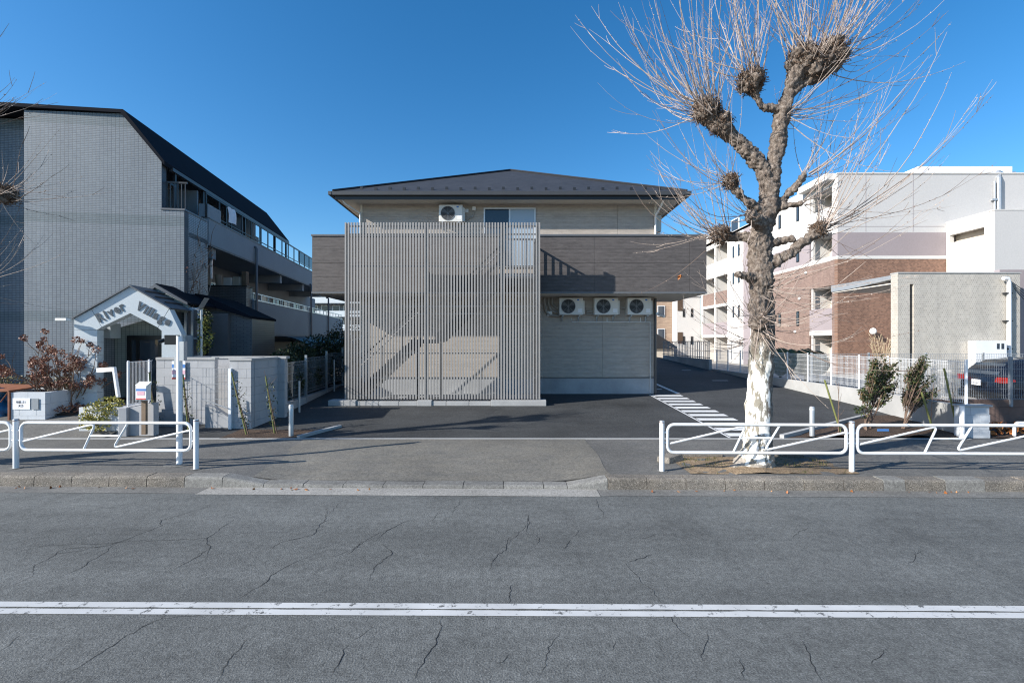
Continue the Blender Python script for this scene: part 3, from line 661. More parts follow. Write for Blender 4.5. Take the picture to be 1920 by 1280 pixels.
L(MB().box(-1.28, .0, 1.9, 1.98, 5.44, 7.2), 'partition', 'stucco'); L(MB().box(-1.28, .0, 5.3, 5.38, 5.44, 7.2), 'partition', 'stucco')
rl = MB(); rl.box(.52, .57, 1.3, 18.6, 6.93, 6.98).box(.53, .56, 1.3, 18.6, 6.32, 6.35)
L(rl, 'top_rail', 'dark_metal')
for k in range(21): L(MB().box(.525, .565, 1.32+.86*k, 1.36+.86*k, 6.19, 6.95), 'rail_post', 'dark_metal')
L(MB().box(.541, .547, 10.6, 18.6, 6.37, 6.91), 'rail_panel', 'glass')
fr = MB(); fr.box(.05, .09, .25, .5, 6.85, 6.9)
for k in range(6): fr.box(.05+.1*k, .07+.1*k, .12, .14, 6.07, 6.86)
fr.box(.04, .62, .11, .15, 6.84, 6.89); L(fr, 'end_railing', 'dark_metal')
# second floor
L(MB().box(-1.3, .6, 4.3, 20.6, 2.42, 2.55), 'balcony_slab', 'parapet')
L(MB().box(.48, .62, 4.86, 20.6, 2.50, 3.83), 'parapet', 'parapet')
L(MB().box(.46, .64, 4.86, 20.6, 3.83, 3.88), 'parapet_cap', 'alu')
rl = MB(); rl.box(.53, .57, 4.86, 20.6, 4.11, 4.15); L(rl, 'top_rail', 'alu')
for k in range(20): L(MB().box(.535, .565, 4.9+.82*k, 4.94+.82*k, 3.88, 4.11), 'rail_post', 'alu')
L(MB().box(-1.6, -1.3, .86, 20.6, -.2, 5.3), 'corridor_wall', 'stucco')
for k in range(9):
    y = 5.2+1.75*k
    if k % 2: winx(-1.3, y, y+.9, 2.6, 4.6, 'door', 'alu', 'white_plastic', 1)
    else: winx(-1.3, y, y+1.1, 3.2, 4.6, pm='glass')
for y in (1.9, 8.2, 11.6, 15.0): L(MB().box(-1.28, .46, y, y+.25, 4.95, 5.298), 'beam', 'parapet')
L(MB().box(-1.25, .56, 4.30, 4.85, -.2, 4.30), 'stair_block_wall', 'annex_tile'); L(MB().box(-1.27, .6, 4.27, 4.855, 4.30, 4.34), 'ledge_cap', 'dark_metal')
for x, y, z0, z1 in ((.70, 4.9, 1.4, 5.95), (.70, 12.4, 1.5, 5.4), (.70, 16.2, 1.5, 5.0)):
    L(MB().tube([(x, y, z0), (x, y, z1-.06), (x-.04, y, z1), (x-.14, y, z1)], .05, 8), 'downpipe', 'coping', smooth=True)
L(MB().tube([(.2, 2.4, 4.34), (.2, 2.4, 5.3)], .05, 8), 'downpipe', 'alu')
# pots and boxes on the corridor ledge
for k, (x, sx, hh, mm, lb) in enumerate(((-.92, .13, .34, 'beige', 'round beige pot on the dark tiled ledge nearest the end wall'), (-.55, .12, .42, 'pipe_grey', 'brown grey pot on the dark tiled ledge'), (-.18, .15, .32, 'white_plastic', 'white plastic box on the dark tiled ledge'), (.14, .13, .36, 'beige', 'tan carton on the dark tiled ledge'), (.42, .09, .58, 'wood', 'tall brown carton standing at the ledge corner'))):
    p = WM[blk.name] @ Vector((x, 4.55, 4.34))
    if k < 2: mb = MB().tube([p, p+Vector((0, 0, hh*.8)), p+Vector((0, 0, hh))], [sx*.7, sx, sx*1.05], 12); tag(mb.build('plant_pot', mm, None, smooth=True), lb, 'pot', 'clutter on the corridor ledge')
    else: mb = MB().box(p.x-sx, p.x+sx, p.y-.1, p.y+.1, p.z, p.z+hh); tag(mb.build('storage_box', mm, None, bevel=.01), lb, 'box', 'clutter on the corridor ledge')
# low box parapet and a cloth on the third-floor balcony
L(MB().box(.32, .60, 1.36, 2.2, 6.2, 6.62), 'balcony_box', 'parapet')
L(MB().box(-1.29, -1.25, .86, 20.6, -.2, 2.41), 'ground_floor_shade_sheet', 'brown_dark')  # dark sheet over the corridor wall, passage shade put into its colour
pc = WM[blk.name] @ Vector((.55, 2.75, 6.95)); cl = MB()
for i in range(6):
    for j in range(5): cl.v.append(pc+Vector((.03*math.sin(i*1.3+j)+.02*j, .09*i, -.14*j)))
for i in range(5):
    for j in range(4): cl.f.append((i*5+j, (i+1)*5+j, (i+1)*5+j+1, i*5+j+1))
tag(cl.build('laundry_cloth', 'paper', None, smooth=True), 'white cloth hanging over the dark top balcony railing', 'laundry')
# ------------------------------------------------------------------ annex with dark gabled roof, right behind the porch
PX, PY = -9.71, 11.5
annex = thing('entrance_annex', 'low grey tiled annex with a black gabled roof behind the white porch', 'annex', (PX, PY, .5), AL)
def LA(mb, nm, m, par=annex, **k): return mb.build(nm, m, par, local=True, **k)
# local coordinates: x right along front, y depth, z above .5
def ppd(px, py, d):
    c_, s_ = math.cos(AL), math.sin(AL); u = (px-CX)/F; x = (u*(PY+d*c_)-PX+d*s_)/(c_-u*s_); Y = PY+x*s_+d*c_
    return (x, H-(py-CY)*Y/F-.5)
A0, A1, A2 = ppd(300, 539, 2.5), ppd(470, 593, 2.5), ppd(385, 553, 2.5)
LA(MB().prism([(A0[0], -.4), (A1[0]+.04, -.4), (A1[0]+.04, A1[1]-.02), (A2[0], A2[1]-.08), (A0[0], A0[1]-.08)], 'y', 2.5, 4.4), 'wall', 'annex_tile')
LA(MB().prism([A0, A2, (A1[0]+.06, A1[1]), (A1[0]+.06, A1[1]-.07), (A2[0], A2[1]-.30), (A0[0], A0[1]-.30)], 'y', 2.36, 4.5), 'roof', 'dark_roof')
P0 = ppd(395, 588, 2.45); LA(MB().box(P0[0], P0[0]+.55, 2.3, 2.49, -.4, P0[1]), 'pier', 'annex_render')
g0, g1, g2 = ppd(262, 557, .92), ppd(291, 532, .92), ppd(352, 567, .92)
LA(MB().prism([g0, g1, g2, (g2[0], g2[1]-.07), (g1[0], g1[1]-.10), (g0[0], g0[1]-.08)], 'y', .90, .95), 'gable_trim', 'coping')
LA(MB().prism([(g0[0], g0[1]-.09), (g1[0], g1[1]-.11), (g2[0]-.02, g2[1]-.08), (g2[0]-.02, g2[1]-.28), (g0[0], g0[1]-.28)], 'y', .97, 1.1), 'gable_tile', 'porch_tile')
LA(MB().prism([(g1[0], g1[1]+.02), (g2[0]+.05, g2[1]), (g2[0]+.05, g2[1]-.05), (g1[0], g1[1]-.03)], 'y', .95, 2.35), 'roof', 'dark_roof')
LA(MB().prism([(g1[0], g1[1]+.02), (g1[0], g1[1]-.03), (g0[0]-.1, g0[1]-.06), (g0[0]-.1, g0[1]-.01)], 'y', .95, 2.35), 'roof', 'dark_roof')
LA(MB().box(g2[0]-.75, g2[0]-.62, 1.1, 2.4, -.4, g2[1]-.2), 'side_wall', 'annex_render')
bay = MB(); b0, b1 = ppd(346, 576, 1.0), ppd(373, 700, 1.0); bw_ = b1[0]-b0[0]
for t in (0, .46, .92): bay.box(b0[0]+bw_*t, b0[0]+bw_*t+.06, .98, 1.06, -.1, b0[1])
for z in (-.1, .45, .95, 1.25, 1.75, b0[1]-.07): bay.box(b0[0], b1[0], .99, 1.05, z, z+.06)
bf = LA(bay, 'bay_window', 'galv'); LA(MB().box(b0[0]+.03, b1[0]-.03, 1.015, 1.025, -.05, b0[1]-.05), 'pane', 'annex_render', bf)
# ------------------------------------------------------------------ white gabled porch with lettering
porch = thing('entrance_porch', 'white gabled entrance porch with dark lettering on its front', 'porch', (PX, PY, .5), AL)
def LP(mb, nm, m, par=porch, **k): return mb.build(nm, m, par, local=True, **k)
kp = PY/F
def pp(px, py):                                     # porch front: photo point -> local (x, z)
    u = (px-CX)/F; Y = 12.92/(1-.1465*u); X = u*Y; z = H-(py-CY)*Y/F
    q = WM[porch.name].inverted() @ Vector((X, Y, z)); return (q.x, q.z)
eL, ap_, eR = pp(139, 597), pp(245, 537), pp(319, 579)
rL, rB = pp(340, 626), pp(340, 760)
oL, oA, oR = pp(182, 618), pp(244, 587), pp(303, 620)
j1a, j1b = pp(171, 580), pp(190, 613); j2a, j2b = pp(317, 579), pp(296, 614)
base = -.3; colL0, colL1 = eL[0], oL[0]; g_ = .006
T0, T1 = 0, .22
LP(MB().prism([(j1a[0], j1a[1]), eL, (eL[0], oL[1]), oL, j1b], 'y', T0, T1), 'gable_panel', 'porch_panel')
LP(MB().prism([(j1a[0]+g_*1.5, j1a[1]+g_), ap_, (j2a[0]-g_, j2a[1]+g_), (j2b[0]-g_, j2b[1]+g_), oA, (j1b[0]+g_*1.5, j1b[1]+g_)], 'y', T0, T1), 'gable_panel', 'porch_panel')
LP(MB().prism([(j2a[0]+.004, j2a[1]-.004), rL, (rL[0], oR[1]-.14), (oR[0], oR[1]-.14), oR, (j2b[0]+.004, j2b[1]-.004)], 'y', T0, T1), 'gable_panel', 'porch_panel')
nrow = 6; z = oL[1]-.008
while z > base+.05:
    z0 = max(base, z-.31); LP(MB().box(colL0, colL1, T0, T1, z0+.005, z), 'column_panel', 'porch_panel'); z = z0-.003
z = oR[1]-.148
while z > base+.05:
    z0 = max(base, z-.62); LP(MB().box(oR[0], rL[0]-.02, T0, T1, z0+.005, z), 'column_panel', 'porch_panel'); z = z0-.003
for a, b, m_ in ((eL, ap_, 'coping'), (ap_, eR, 'coping')):
    d = Vector((b[0]-a[0], 0, b[1]-a[1])).normalized(); nrm = Vector((-d.z, 0, d.x))
    A, B = Vector((a[0], -.05, a[1]))-d*.03, Vector((b[0], -.05, b[1]))
    LP(MB().add([A, B, B+nrm*.03, A+nrm*.03]+[p+Vector((0, 1.5, 0)) for p in (A, B, B+nrm*.03, A+nrm*.03)], [(0,1,2,3),(7,6,5,4),(0,4,5,1),(1,5,6,2),(2,6,7,3),(3,7,4,0)]), 'roof_sheet', 'coping' if m_ else m_)
for t in (.25, .5, .75):
    p = Vector((ap_[0], 0, ap_[1])).lerp(Vector((eR[0], 0, eR[1])), t); LP(MB().bar(p+Vector((0, .2, .05)), p+Vector((0, 1.4, .05)), .035), 'roof_bar', 'dark_metal')
LP(MB().box(colL0, colL0+.06, T1, 1.5, base, oL[1]+.1), 'side_wall', 'porch_panel'); LP(MB().box(colL0+.065, colL0+.12, T1, 1.5, base, oL[1]+.1), 'inner_wall', 'blue_tile_side')
LP(MB().box(oR[0]+.1, oR[0]+.22, T1, 1.2, base, oR[1]-.1), 'side_wall', 'porch_panel')
def ppd(px, py, d):
    c_, s_ = math.cos(AL), math.sin(AL); u = (px-CX)/F; x = (u*(PY+d*c_)-PX+d*s_)/(c_-u*s_); Y = PY+x*s_+d*c_
    return (x, H-(py-CY)*Y/F-.5)
LP(MB().prism([(colL0+.13, base), (oR[0]+.09, base), (oR[0]+.09, oR[1]+.05), oA, (colL0+.13, oL[1]+.05)], 'y', 1.2, 1.35), 'back_wall', 'porch_tile')
dL, dR = ppd(240, 630, 1.15)[0], ppd(305, 630, 1.15)[0]; dz1 = ppd(260, 629, 1.15)[1]
df = MB(); df.box(dL, dL+.09, 1.10, 1.19, base, dz1).box(dR-.09, dR, 1.10, 1.19, base, dz1).box(dL+.09, dR-.09, 1.10, 1.19, dz1-.12, dz1).box(dL+.22, dL+.29, 1.12, 1.18, base, dz1-.12)
df = LP(df, 'door', 'black'); LP(MB().box(dL+.09, dR-.09, 1.15, 1.16, base, dz1-.1), 'glass', 'glass', df); LP(MB().box(dL+.04, dL+.06, 1.07, 1.095, .35, .75), 'handle', 'alu', df)
nL, nR = ppd(188, 620, .8), ppd(207, 634, .8)
LP(MB().box(nL[0]-.1, nR[0], .8, 1.19, nR[1], nL[1]+.2), 'inner_beam', 'porch_panel')
def lettering(txt, p0, p1, size, sq=1., nm='letter'):
    a, b = Vector((p0[0], -.010, p0[1])), Vector((p1[0], -.010, p1[1])); d = (b-a).normalized(); up = Vector((-d.z, 0, d.x))
    Wm = WM[porch.name]; x = 0.; tot = (b-a).length; vs_all = [text_mb(ch, size, .005, .012) for ch in txt]
    vs_all = [([Vector((v.x*sq, v.y, v.z)) for v in vs_], fs) for vs_, fs in vs_all]
    wd = [max(v.x for v in vs_)-min(v.x for v in vs_) for vs_, _ in vs_all]; gap = (tot-sum(wd))/max(1, len(txt)-1)
    for (vs_, fs), w_, ch in zip(vs_all, wd, txt):
        x0 = min(v.x for v in vs_); mb = MB(); mb.add([a+d*(x+v.x-x0)+up*v.y+Vector((0, -1, 0))*v.z for v in vs_], fs)
        hgt = max(v.y for v in vs_); lowb = min(v.y for v in vs_)
        LP(mb, nm, 'letter'); x += w_+gap
lettering('River', pp(187, 604), pp(236.5, 579), .31, .80)
lettering('Village', pp(253, 578), pp(316, 611), .30, .84)
tag(MB().box(*[v for v in (0, .27, 0, .12, 0, .06)]).build('tube_lamp', 'white_plastic', None), 'white tube lamp at the left eaves of the white porch', 'lamp').location = (-11.15, 11.1, 2.70)
fl = MB(); fl.box(-.14, .14, -.14, 0, -.12, .12); fl.tube([(-.3, -.09, -.06), (-.2, -.02, 0)], .05, 8)
f_ = tag(fl.build('flood_lamp', 'black', None), 'small black flood lamp on the right column of the porch', 'lamp'); p = at(326, 637, 11.45); f_.location = p; f_.rotation_euler = (0, 0, AL)
# ------------------------------------------------------------------ forecourt and its walls
def fz(y): return min(.62, max(.15, .15+.24*(y-9.6)))
g = MB()
for a, b in ((9.58, 10.3), (10.3, 11.0), (11.0, 11.6), (11.6, 16)): g.face((-40, a, fz(a)), (-8.62, a, fz(a)), (-8.62, b, fz(b)), (-40, b, fz(b)))
for a, b in ((9.58, 11.7), (11.7, 18)): g.face((-8.62, a, .148), (-5.9, a, .148), (-6.9 if b > 12 else -5.9, b, .148), (-8.62, b, .148))
struct(g.build('forecourt', 'walk'), 'sloping forecourt paving in front of the porch')
g = MB(); nz = lambda x, y: fz(y)+.03+.05*mnoise.noise(Vector((x*2, y*2, 0)))
for i in range(28):
    for j in range(10):
        x0, y0 = -16+.2*i, 10.75+.2*j; g.face(*[(x, y, nz(x, y)) for x, y in ((x0, y0), (x0+.2, y0), (x0+.2, y0+.2), (x0, y0+.2))])
struct(g.build('planting_bed', 'soil'), 'dark mulch bed under the dried hydrangea')
BLK = {}
def block_wall(root, loc, rz, length, courses, m, thick=.12, bl=.40, bh=.20):
    """single blocks in running bond; loc is relative to the root"""
    key = (m, thick)
    for c in range(courses):
        x = 0. if c % 2 == 0 else -bl/2
        while x < length-.01:
            a, b = max(0, x), min(length, x+bl)
            if b-a > .05:
                kk = (m, thick, round(b-a, 3), bh)
                base_o = BLK.get(kk)
                if base_o is None:
                    o = MB().box(.0016, b-a-.0016, 0, thick, .0016, bh-.0016).build('block', m, root, local=True, bevel=.0025); BLK[kk] = o
                else: o = base_o.copy(); COL.objects.link(o); o.parent = root
                o.location = Matrix.Translation(loc) @ (Matrix.Rotation(rz, 4, 'Z') @ Vector((a, 0, c*bh))); o.rotation_euler = (0, 0, rz)
            x += bl
wl = thing('block_wall', 'tall grey concrete block wall beside the ramp left of the driveway', 'wall', (-8.52, 10.55, .15))
cap = 1.66
block_wall(wl, Vector((0, .35, .0)), 0, 1.4, 8, 'block')                     # left stretch
block_wall(wl, Vector((.4, 1.1, 0)), 0, 2.3, 8, 'block', .15)              # back of the opening
block_wall(wl, Vector((2.03, -.1, 0)), 0, .50, 8, 'block', .14)             # end pier front
block_wall(wl, Vector((2.53, .05, 0)), R(90), 1.2, 8, 'block', .14)         # end pier side
block_wall(wl, Vector((2.17, .05, 0)), R(90), 1.05, 8, 'block', .14)
MB().box(0, 1.42, .33, .49, 1.60, 1.66).build('coping', 'concrete', wl, local=True); MB().box(.38, 2.75, 1.08, 1.27, 1.60, 1.66).build('coping', 'concrete', wl, local=True)
MB().box(2.02, 2.55, -.12, .06, 1.60, 1.65).build('coping', 'concrete', wl, local=True); MB().box(2.37, 2.55, .06, 1.07, 1.60, 1.65).build('coping', 'concrete', wl, local=True); MB().box(2.02, 2.2, .06, 1.07, 1.60, 1.65).build('coping', 'concrete', wl, local=True)
MB().prism([(1.42, 0), (2.02, 0), (2.02, .25), (1.62, .52), (1.42, .58)], 'y', -.02, .10).build('ramp_wall', 'block', wl, local=True)
gp = thing('wire_gate', 'grey wire mesh gate with a white post in the block wall opening', 'gate', (-7.12, 10.42, .15))
MB().box(.64, .70, -.03, .03, 0, 1.42).build('post', 'white_pipe', gp, local=True)
mm_ = MB()
for k in range(6): mm_.box(.02, .64, -.004, .004, .55+.17*k, .558+.17*k)
for k in range(9): mm_.box(.04+.07*k, .046+.07*k, -.004, .004, .55, 1.42)
MB().tube([(.02, 0, .72), (.64, -.05, .52)], .014, 6).build('hand_bar', 'mesh_grey', gp, local=True); mm_.build('mesh', 'mesh_grey', gp, local=True)
# mesh fence on low pier beside the planter
def fence_panel_mb(length, z0, z1, sp=.05, hs=6, r=.0022, bend=.03):
    mb = MB(); n = int(length/sp)
    for k in range(n+1):
        x = k*length/n; mb.box(x-r, x+r, -r, r, z0, z1); mb.bar((x, 0, z1-.02), (x, -bend, z1+.0), r*2); mb.bar((x, 0, z0+.02), (x, -bend, z0), r*2)
    for k in range(hs):
        z = z0+(z1-z0)*(k+.5)/hs if hs > 2 else z0; mb.box(0, length, -r*1.2, r*1.2, z-r*1.2, z+r*1.2)
    for z in (z0+.005, z1-.005): mb.box(0, length, -bend-r, -bend+r, z-r*1.4, z+r*1.4)
    return mb
pf = thing('mesh_fence', 'short white wire mesh fence on a grey pier beside the yellow shrub', 'fence', (-8.34, 9.85, .15), R(99))
MB().box(-.1, .85, -.06, .1, 0, .62).build('pier', 'block', pf, local=True, bevel=.008)
fence_panel_mb(.85, .66, 1.60, .045, 2, .003).build('mesh_panel', 'mesh_white', pf, local=True)
for x in (.1, .82): MB().tube([(x, .03, .62), (x, .03, 1.62)], .02, 8).build('post', 'white_pipe', pf, local=True)
pw = thing('low_pier', 'low grey block pier with a slanting top next to the leaflet box', 'pier', (-8.3, 9.85, .15))
MB().prism([(0, 0), (.10, 0), (.55, 0), (.55, .72), (.0, .60)], 'y', 0, .14).build('block', 'block', pw, local=True, bevel=.006)
# white handrail by the porch
hr = MB(); q0, q1 = at(183, 694, 10.6), at(212, 692, 10.5); q2 = at(222, 745, 10.5)
hr.bar(q0, q1, .05, .1); hr.bar(q1+Vector((.02, 0, .05)), q2, .07, .05); tag(hr.build('handrail', 'white_pipe', None), 'white angled handrail on the ramp in front of the porch', 'handrail')
# planter
pl = thing('planter', 'pale block planter overflowing with yellow-green variegated leaves', 'planter', (-9.42, 9.95, .15))
block_wall(pl, Vector((-.05, 0, 0)), 0, .9, 3, 'block_light', .12); block_wall(pl, Vector((.07, .12, 0)), R(90), .7, 3, 'block_light', .12); block_wall(pl, Vector((.85, .12, 0)), R(90), .7, 3, 'block_light', .12)
MB().box(.08, .72, .13, .8, .1, .55).build('soil', 'soil', pl, local=True)
# rubbish bay
bay_ = thing('rubbish_bay', 'pale block rubbish enclosure with a rusty iron lid at the left edge', 'rubbish enclosure', (-12.0, 10.55, .2))
block_wall(bay_, Vector((.38, 0, 0)), 0, .80, 3, 'block_light', .12, .4, .27); block_wall(bay_, Vector((-3.0, 1.1, 0)), 0, 4.18, 3, 'block_light', .12, .4, .27); block_wall(bay_, Vector((1.18, .12, 0)), R(90), .98, 3, 'block_light', .12, .4, .27)
MB().box(.34, .38, -.03, .1, .0, .84).build('frame_post', 'rust', bay_, local=True); MB().box(-.72, -.68, -.02, .02, 0, .78).build('frame_post', 'rust', bay_, local=True)
MB().add([(-3, -.05, .78), (.36, -.02, .83), (.36, 1.0, .86), (-3, 1.0, .92), (-3, -.05, .82), (.36, -.02, .86), (.36, 1.0, .89), (-3, 1.0, .96)], [(0,3,2,1),(4,5,6,7),(0,1,5,4),(1,2,6,5),(2,3,7,6),(3,0,4,7)]).build('lid', 'rust', bay_, local=True)
MB().tube([(.36, -.02, .84), (.12, .02, .58)], .012, 6).build('stay', 'rust', bay_, local=True)
for k, (x, y, z, r, lb) in enumerate(((-.22, .35, .30, .33, 'blue rubbish bag lying lowest in the block enclosure'), (-.36, .38, .66, .24, 'blue rubbish bag on top of another in the block enclosure'), (-.95, .4, .33, .34, 'blue rubbish bag cut by the left picture edge'))):
    mb = MB().blob((0, 0, 0), r, (1, .8, .92), 3, .45); mb.tube([(0, 0, r*.8), (.02, 0, r*1.15)], [r*.25, r*.12], 7)
    o = tag(mb.build('rubbish_bag', 'blue_bag', None, smooth=True), lb, 'rubbish bag', 'blue rubbish bags in the block enclosure'); o.location = (-12.0+x, 10.55+y, .2+z)
sg_ = thing('paper_notice', 'white paper notice with black Japanese writing on the rubbish enclosure', 'notice', (-11.56, 10.535, .62))
MB().box(0, .40, 0, .004, 0, .26).build('sheet', 'paper', sg_, local=True)
W_ = WM[sg_.name]
def T_(mb_txt, size, x, z, par, root, y=-.003, m='ink', bold=.001):
    vs_, fs = text_mb(mb_txt, size, .0006, bold); mb = MB(); mb.add([Vector((x+v.x, y-v.z, z+v.y)) for v in vs_], fs); return mb.build('lettering', m, par, local=True)
T_('可燃ゴミ', .062, .075, .145, sg_, sg_); T_('天倉', .062, .13, .06, sg_, sg_)
tag(MB().box(-11.12, -10.96, 10.53, 10.538, .62, .87).build('paper_notice', 'stucco', None), 'blank pale sheet fixed beside the white written notice', 'notice')
# leaflet box on post, poster
lb_ = thing('leaflet_box', 'white leaflet box with a coloured leaflet on a brown wooden post', 'leaflet box', at(271, 814, 9.75))
MB().box(-.045, .045, -.03, .03, 0, .72).build('post', 'wood', lb_, local=True)
MB().box(-.12, .12, -.09, .03, .74, 1.06).build('case', 'white_plastic', lb_, local=True, bevel=.008); MB().prism([(-.09, 1.06), (.03, 1.06), (.03, 1.13)], 'x', -.13, .13).build('lid', 'white_plastic', lb_, local=True)
pf_ = MB().box(-.11, .11, -.095, -.092, .755, 1.03).build('leaflet', 'paper', lb_, local=True)
MB().box(-.105, .105, -.098, -.0955, .94, .985).build('blue_band', 'poster_blue', pf_, local=True); MB().box(-.08, .08, -.098, -.0955, .85, .93).build('pink_band', 'poster_pink', pf_, local=True); MB().box(-.105, .105, -.098, -.0955, .757, .785).build('red_band', 'poster_red', pf_, local=True)
po = thing('wall_poster', 'small blue and red poster on the grey block wall behind the white pole', 'poster', at(334, 711, 10.86))
MB().box(-.15, .17, 0, .006, 0, .44).build('sheet', 'paper', po, local=True)
for n_, m_, z0, z1 in (('blue_band', 'poster_blue', .27, .36), ('pink_band', 'poster_pink', .12, .22), ('red_band', 'poster_red', .0, .05)): MB().box(-.148, .168, -.003, -.0005, z0+.003, z1).build(n_, m_, po, local=True)
# ------------------------------------------------------------------ left boundary: fence, shelter, edging
lf = thing('mesh_fence', 'grey wire mesh fence along the left edge of the car park', 'fence', (-6.05, 11.8, .2), R(95))
for k in range(6):
    fence_panel_mb(1.9, .36, 1.42, .08, 5, .003).build('mesh_panel', 'mesh_grey', lf, local=True).location = (1.95*k, 0, .05*k*1.6)
    MB().box(-.03+1.95*k, .03+1.95*k, -.03, .03, 0, 1.50+.08*k).build('post', 'galv', lf, local=True)
MB().box(-.2, 11.6, -.02, .14, -.4, .33).build('base_wall', 'block', lf, local=True)
for X, Y, z1 in ((-5.75, 12.3, 1.0), (-6.25, 16.0, 1.3)):
    tag(MB().tube([(X, Y, lotz(Y)), (X, Y, lotz(Y)+z1*.85)], .03, 8).build('marker_post', 'galv', None), 'slim grey marker post beside the left fence, %s' % ('nearer to the driveway' if Y < 14 else 'farther back by the dark hedge'), 'post', 'slim marker posts along the left fence')
bs = thing('bicycle_shelter', 'dark curved bicycle shelter roof beside the left block', 'shelter', (-8.0, 19.0, .5))
arc = [(1.35*math.cos(R(20+8*i))-1.0, 1.15+.75*math.sin(R(20+8*i))) for i in range(15)]
arc2 = [(a*.985-.01, b-.03) for a, b in reversed(arc)]
MB().prism(arc+arc2, 'y', -1.5, 4.5).build('roof', 'dark_metal', bs, local=True)
for y in (-1.3, 1.4, 4.2): MB().box(-1.9, -1.82, y, y+.08, -.2, 1.7).build('post', 'dark_metal', bs, local=True)
# ------------------------------------------------------------------ far left white flats
ff = thing('far_flats', 'distant white block of flats with open galleries seen under the dark band', 'block of flats', (-42, 85, 0))
MB().box(-16, 16, 2, 14, 0, 10.9).build('wall', 'stucco', ff, local=True)
for k in range(4): MB().box(-16, 16, .0, 1.98, 1.6+2.55*k, 1.75+2.55*k).build('gallery_slab', 'parapet', ff, local=True); MB().box(-16, 16, -.1, 0, 1.7+2.55*k, 2.8+2.55*k).build('gallery_parapet', 'porch_panel', ff, local=True)
for k in range(4):
    for j in range(15):
        f = MB().box(-15.4+2.1*j, -14.0+2.1*j, 1.93, 1.99, 2.2+2.55*k, 4.0+2.55*k).build('window', 'alu', ff, local=True); MB().box(-15.3+2.1*j, -14.1+2.1*j, 1.91, 1.92, 2.3+2.55*k, 3.9+2.55*k).build('pane', 'glass', f, local=True)
MB().box(-17, 17, 1.5, 14.5, 10.9, 11.3).build('roof', 'beige', ff, local=True)
# ------------------------------------------------------------------ right apartment building
rb = thing('brick_apartments', 'white and brown-brick four-storey apartment building with recessed balconies', 'apartment building', (18.6, 26, 0))
def RB(x0, x1, y0, y1, z0, z1, nm, m, par=None): return MB().box(x0, x1, y0, y1, z0, z1).build(nm, m, par or rb)
XF = 18.6; ZT = 11.75
# front wall
RB(XF, 31, 26, 26.25, -.3, 6.90, 'brick_wall', 'brown_brick'); RB(XF-.01, 31, 25.98, 26.25, 6.90, 7.08, 'band', 'offwhite')
RB(XF, 31, 26, 26.25, 7.08, 8.41, 'mauve_wall', 'mauve'); RB(XF, 31, 26, 26.25, 8.41, ZT, 'upper_wall', 'greige'); RB(XF-.03, 31.2, 25.96, 26.3, ZT, ZT+.07, 'coping', 'offwhite')
RB(19.9, 31, 26.3, 44.5, -.3, ZT-.2, 'wall_core', 'beige'); RB(XF+.25, 31, 26.3, 33.5, ZT-.02, ZT, 'flat_roof', 'greige')
RB(XF, 19.9, 33.5, 44.6, 11.2, 11.45, 'flat_roof', 'greige')
def side(y0, y1, z0, z1, nm, m): return RB(XF, XF+.25, y0, y1, z0, z1, nm, m)
for x in (20.2, 22.9): RB(x, x+.025, 25.994, 25.999, 8.45, ZT-.02, 'joint', 'mauve')
RB(XF+.02, 24.7, 25.994, 25.999, 8.74, 8.765, 'joint', 'mauve')
# near strip, balcony column, wall with slit windows, white strip, second balcony column
rows = [(-.3, 6.90, 'brick_wall', 'brown_brick_side'), (6.90, 7.08, 'band', 'offwhite'), (7.08, 8.41, 'mauve_wall', 'mauve'), (8.41, ZT, 'upper_wall', 'offwhite')]
for z0, z1, nm, m in rows: side(26.25, 26.45, z0, z1, nm, m); side(28.45, 32.8, z0, z1, nm, m)
op = [(-.3, 2.55), (4.15, 5.45), (7.15, 8.55), (10.05, 11.2)]      # openings of the near balconies
solid = [(2.55, 2.85, 'slab', 'offwhite'), (2.85, 4.15, 'balcony_front', 'mauve'), (5.45, 6.90, 'brick_wall', 'brown_brick_side'), (6.90, 7.15, 'band', 'offwhite'), (8.55, 10.05, 'balcony_front', 'offwhite'), (11.2, ZT, 'upper_wall', 'offwhite')]
for z0, z1, nm, m in solid: side(26.45, 28.45, z0, z1, nm, m)
for z in (2.6, 5.45, 8.55, 11.2): RB(XF+.25, 19.9, 26.45, 28.45, z, z+.15, 'balcony_slab', 'offwhite')
RB(XF+.25, 19.9, 28.45, 28.6, -.3, ZT, 'partition', 'offwhite')
for z0, z1 in op: 
    f = RB(19.8, 19.9, 26.9, 28.2, max(z0-1.0, 0), z1-.1, 'window', 'white_plastic'); RB(19.78, 19.79, 27.0, 27.5, max(z0-.9, .1), z1-.2, 'pane', 'curtain_glass', f); RB(19.78, 19.79, 27.6, 28.1, max(z0-.9, .1), z1-.2, 'pane', 'glass', f)
    RB(XF+.02, XF+.10, 28.2, 28.3, z0, z1, 'post', 'offwhite')
MB().prism([(26.2, ZT-.25), (28.9, ZT-.25), (28.9, ZT+.12), (26.2, ZT+.12)], 'x', XF-.5, XF+.0-.01).build('eaves', 'offwhite', rb)
def slit(y, z0, z1, wd=.28):
    f = RB(XF-.03, XF-.002, y-wd/2, y+wd/2, z0, z1, 'window', 'black'); RB(XF-.036, XF-.031, y-wd/2+.05, y+wd/2-.05, z0+.05, z1-.05, 'pane', 'glass', f)
for y in (29.6, 31.6):
    for z in (3.2, 7.35, 10.0): slit(y, z, z+.95)
for y in (37.3, 38.2):
    for z in (4.2, 7.0, 9.2): slit(y, z, z+.95)
side(32.8, 35.5, -.3, ZT-.1, 'white_wall', 'offwhite'); side(35.5, 36.6, -.3, 11.4, 'mauve_wall', 'mauve'); side(36.6, 39.3, -.3, 11.4, 'white_wall', 'offwhite')
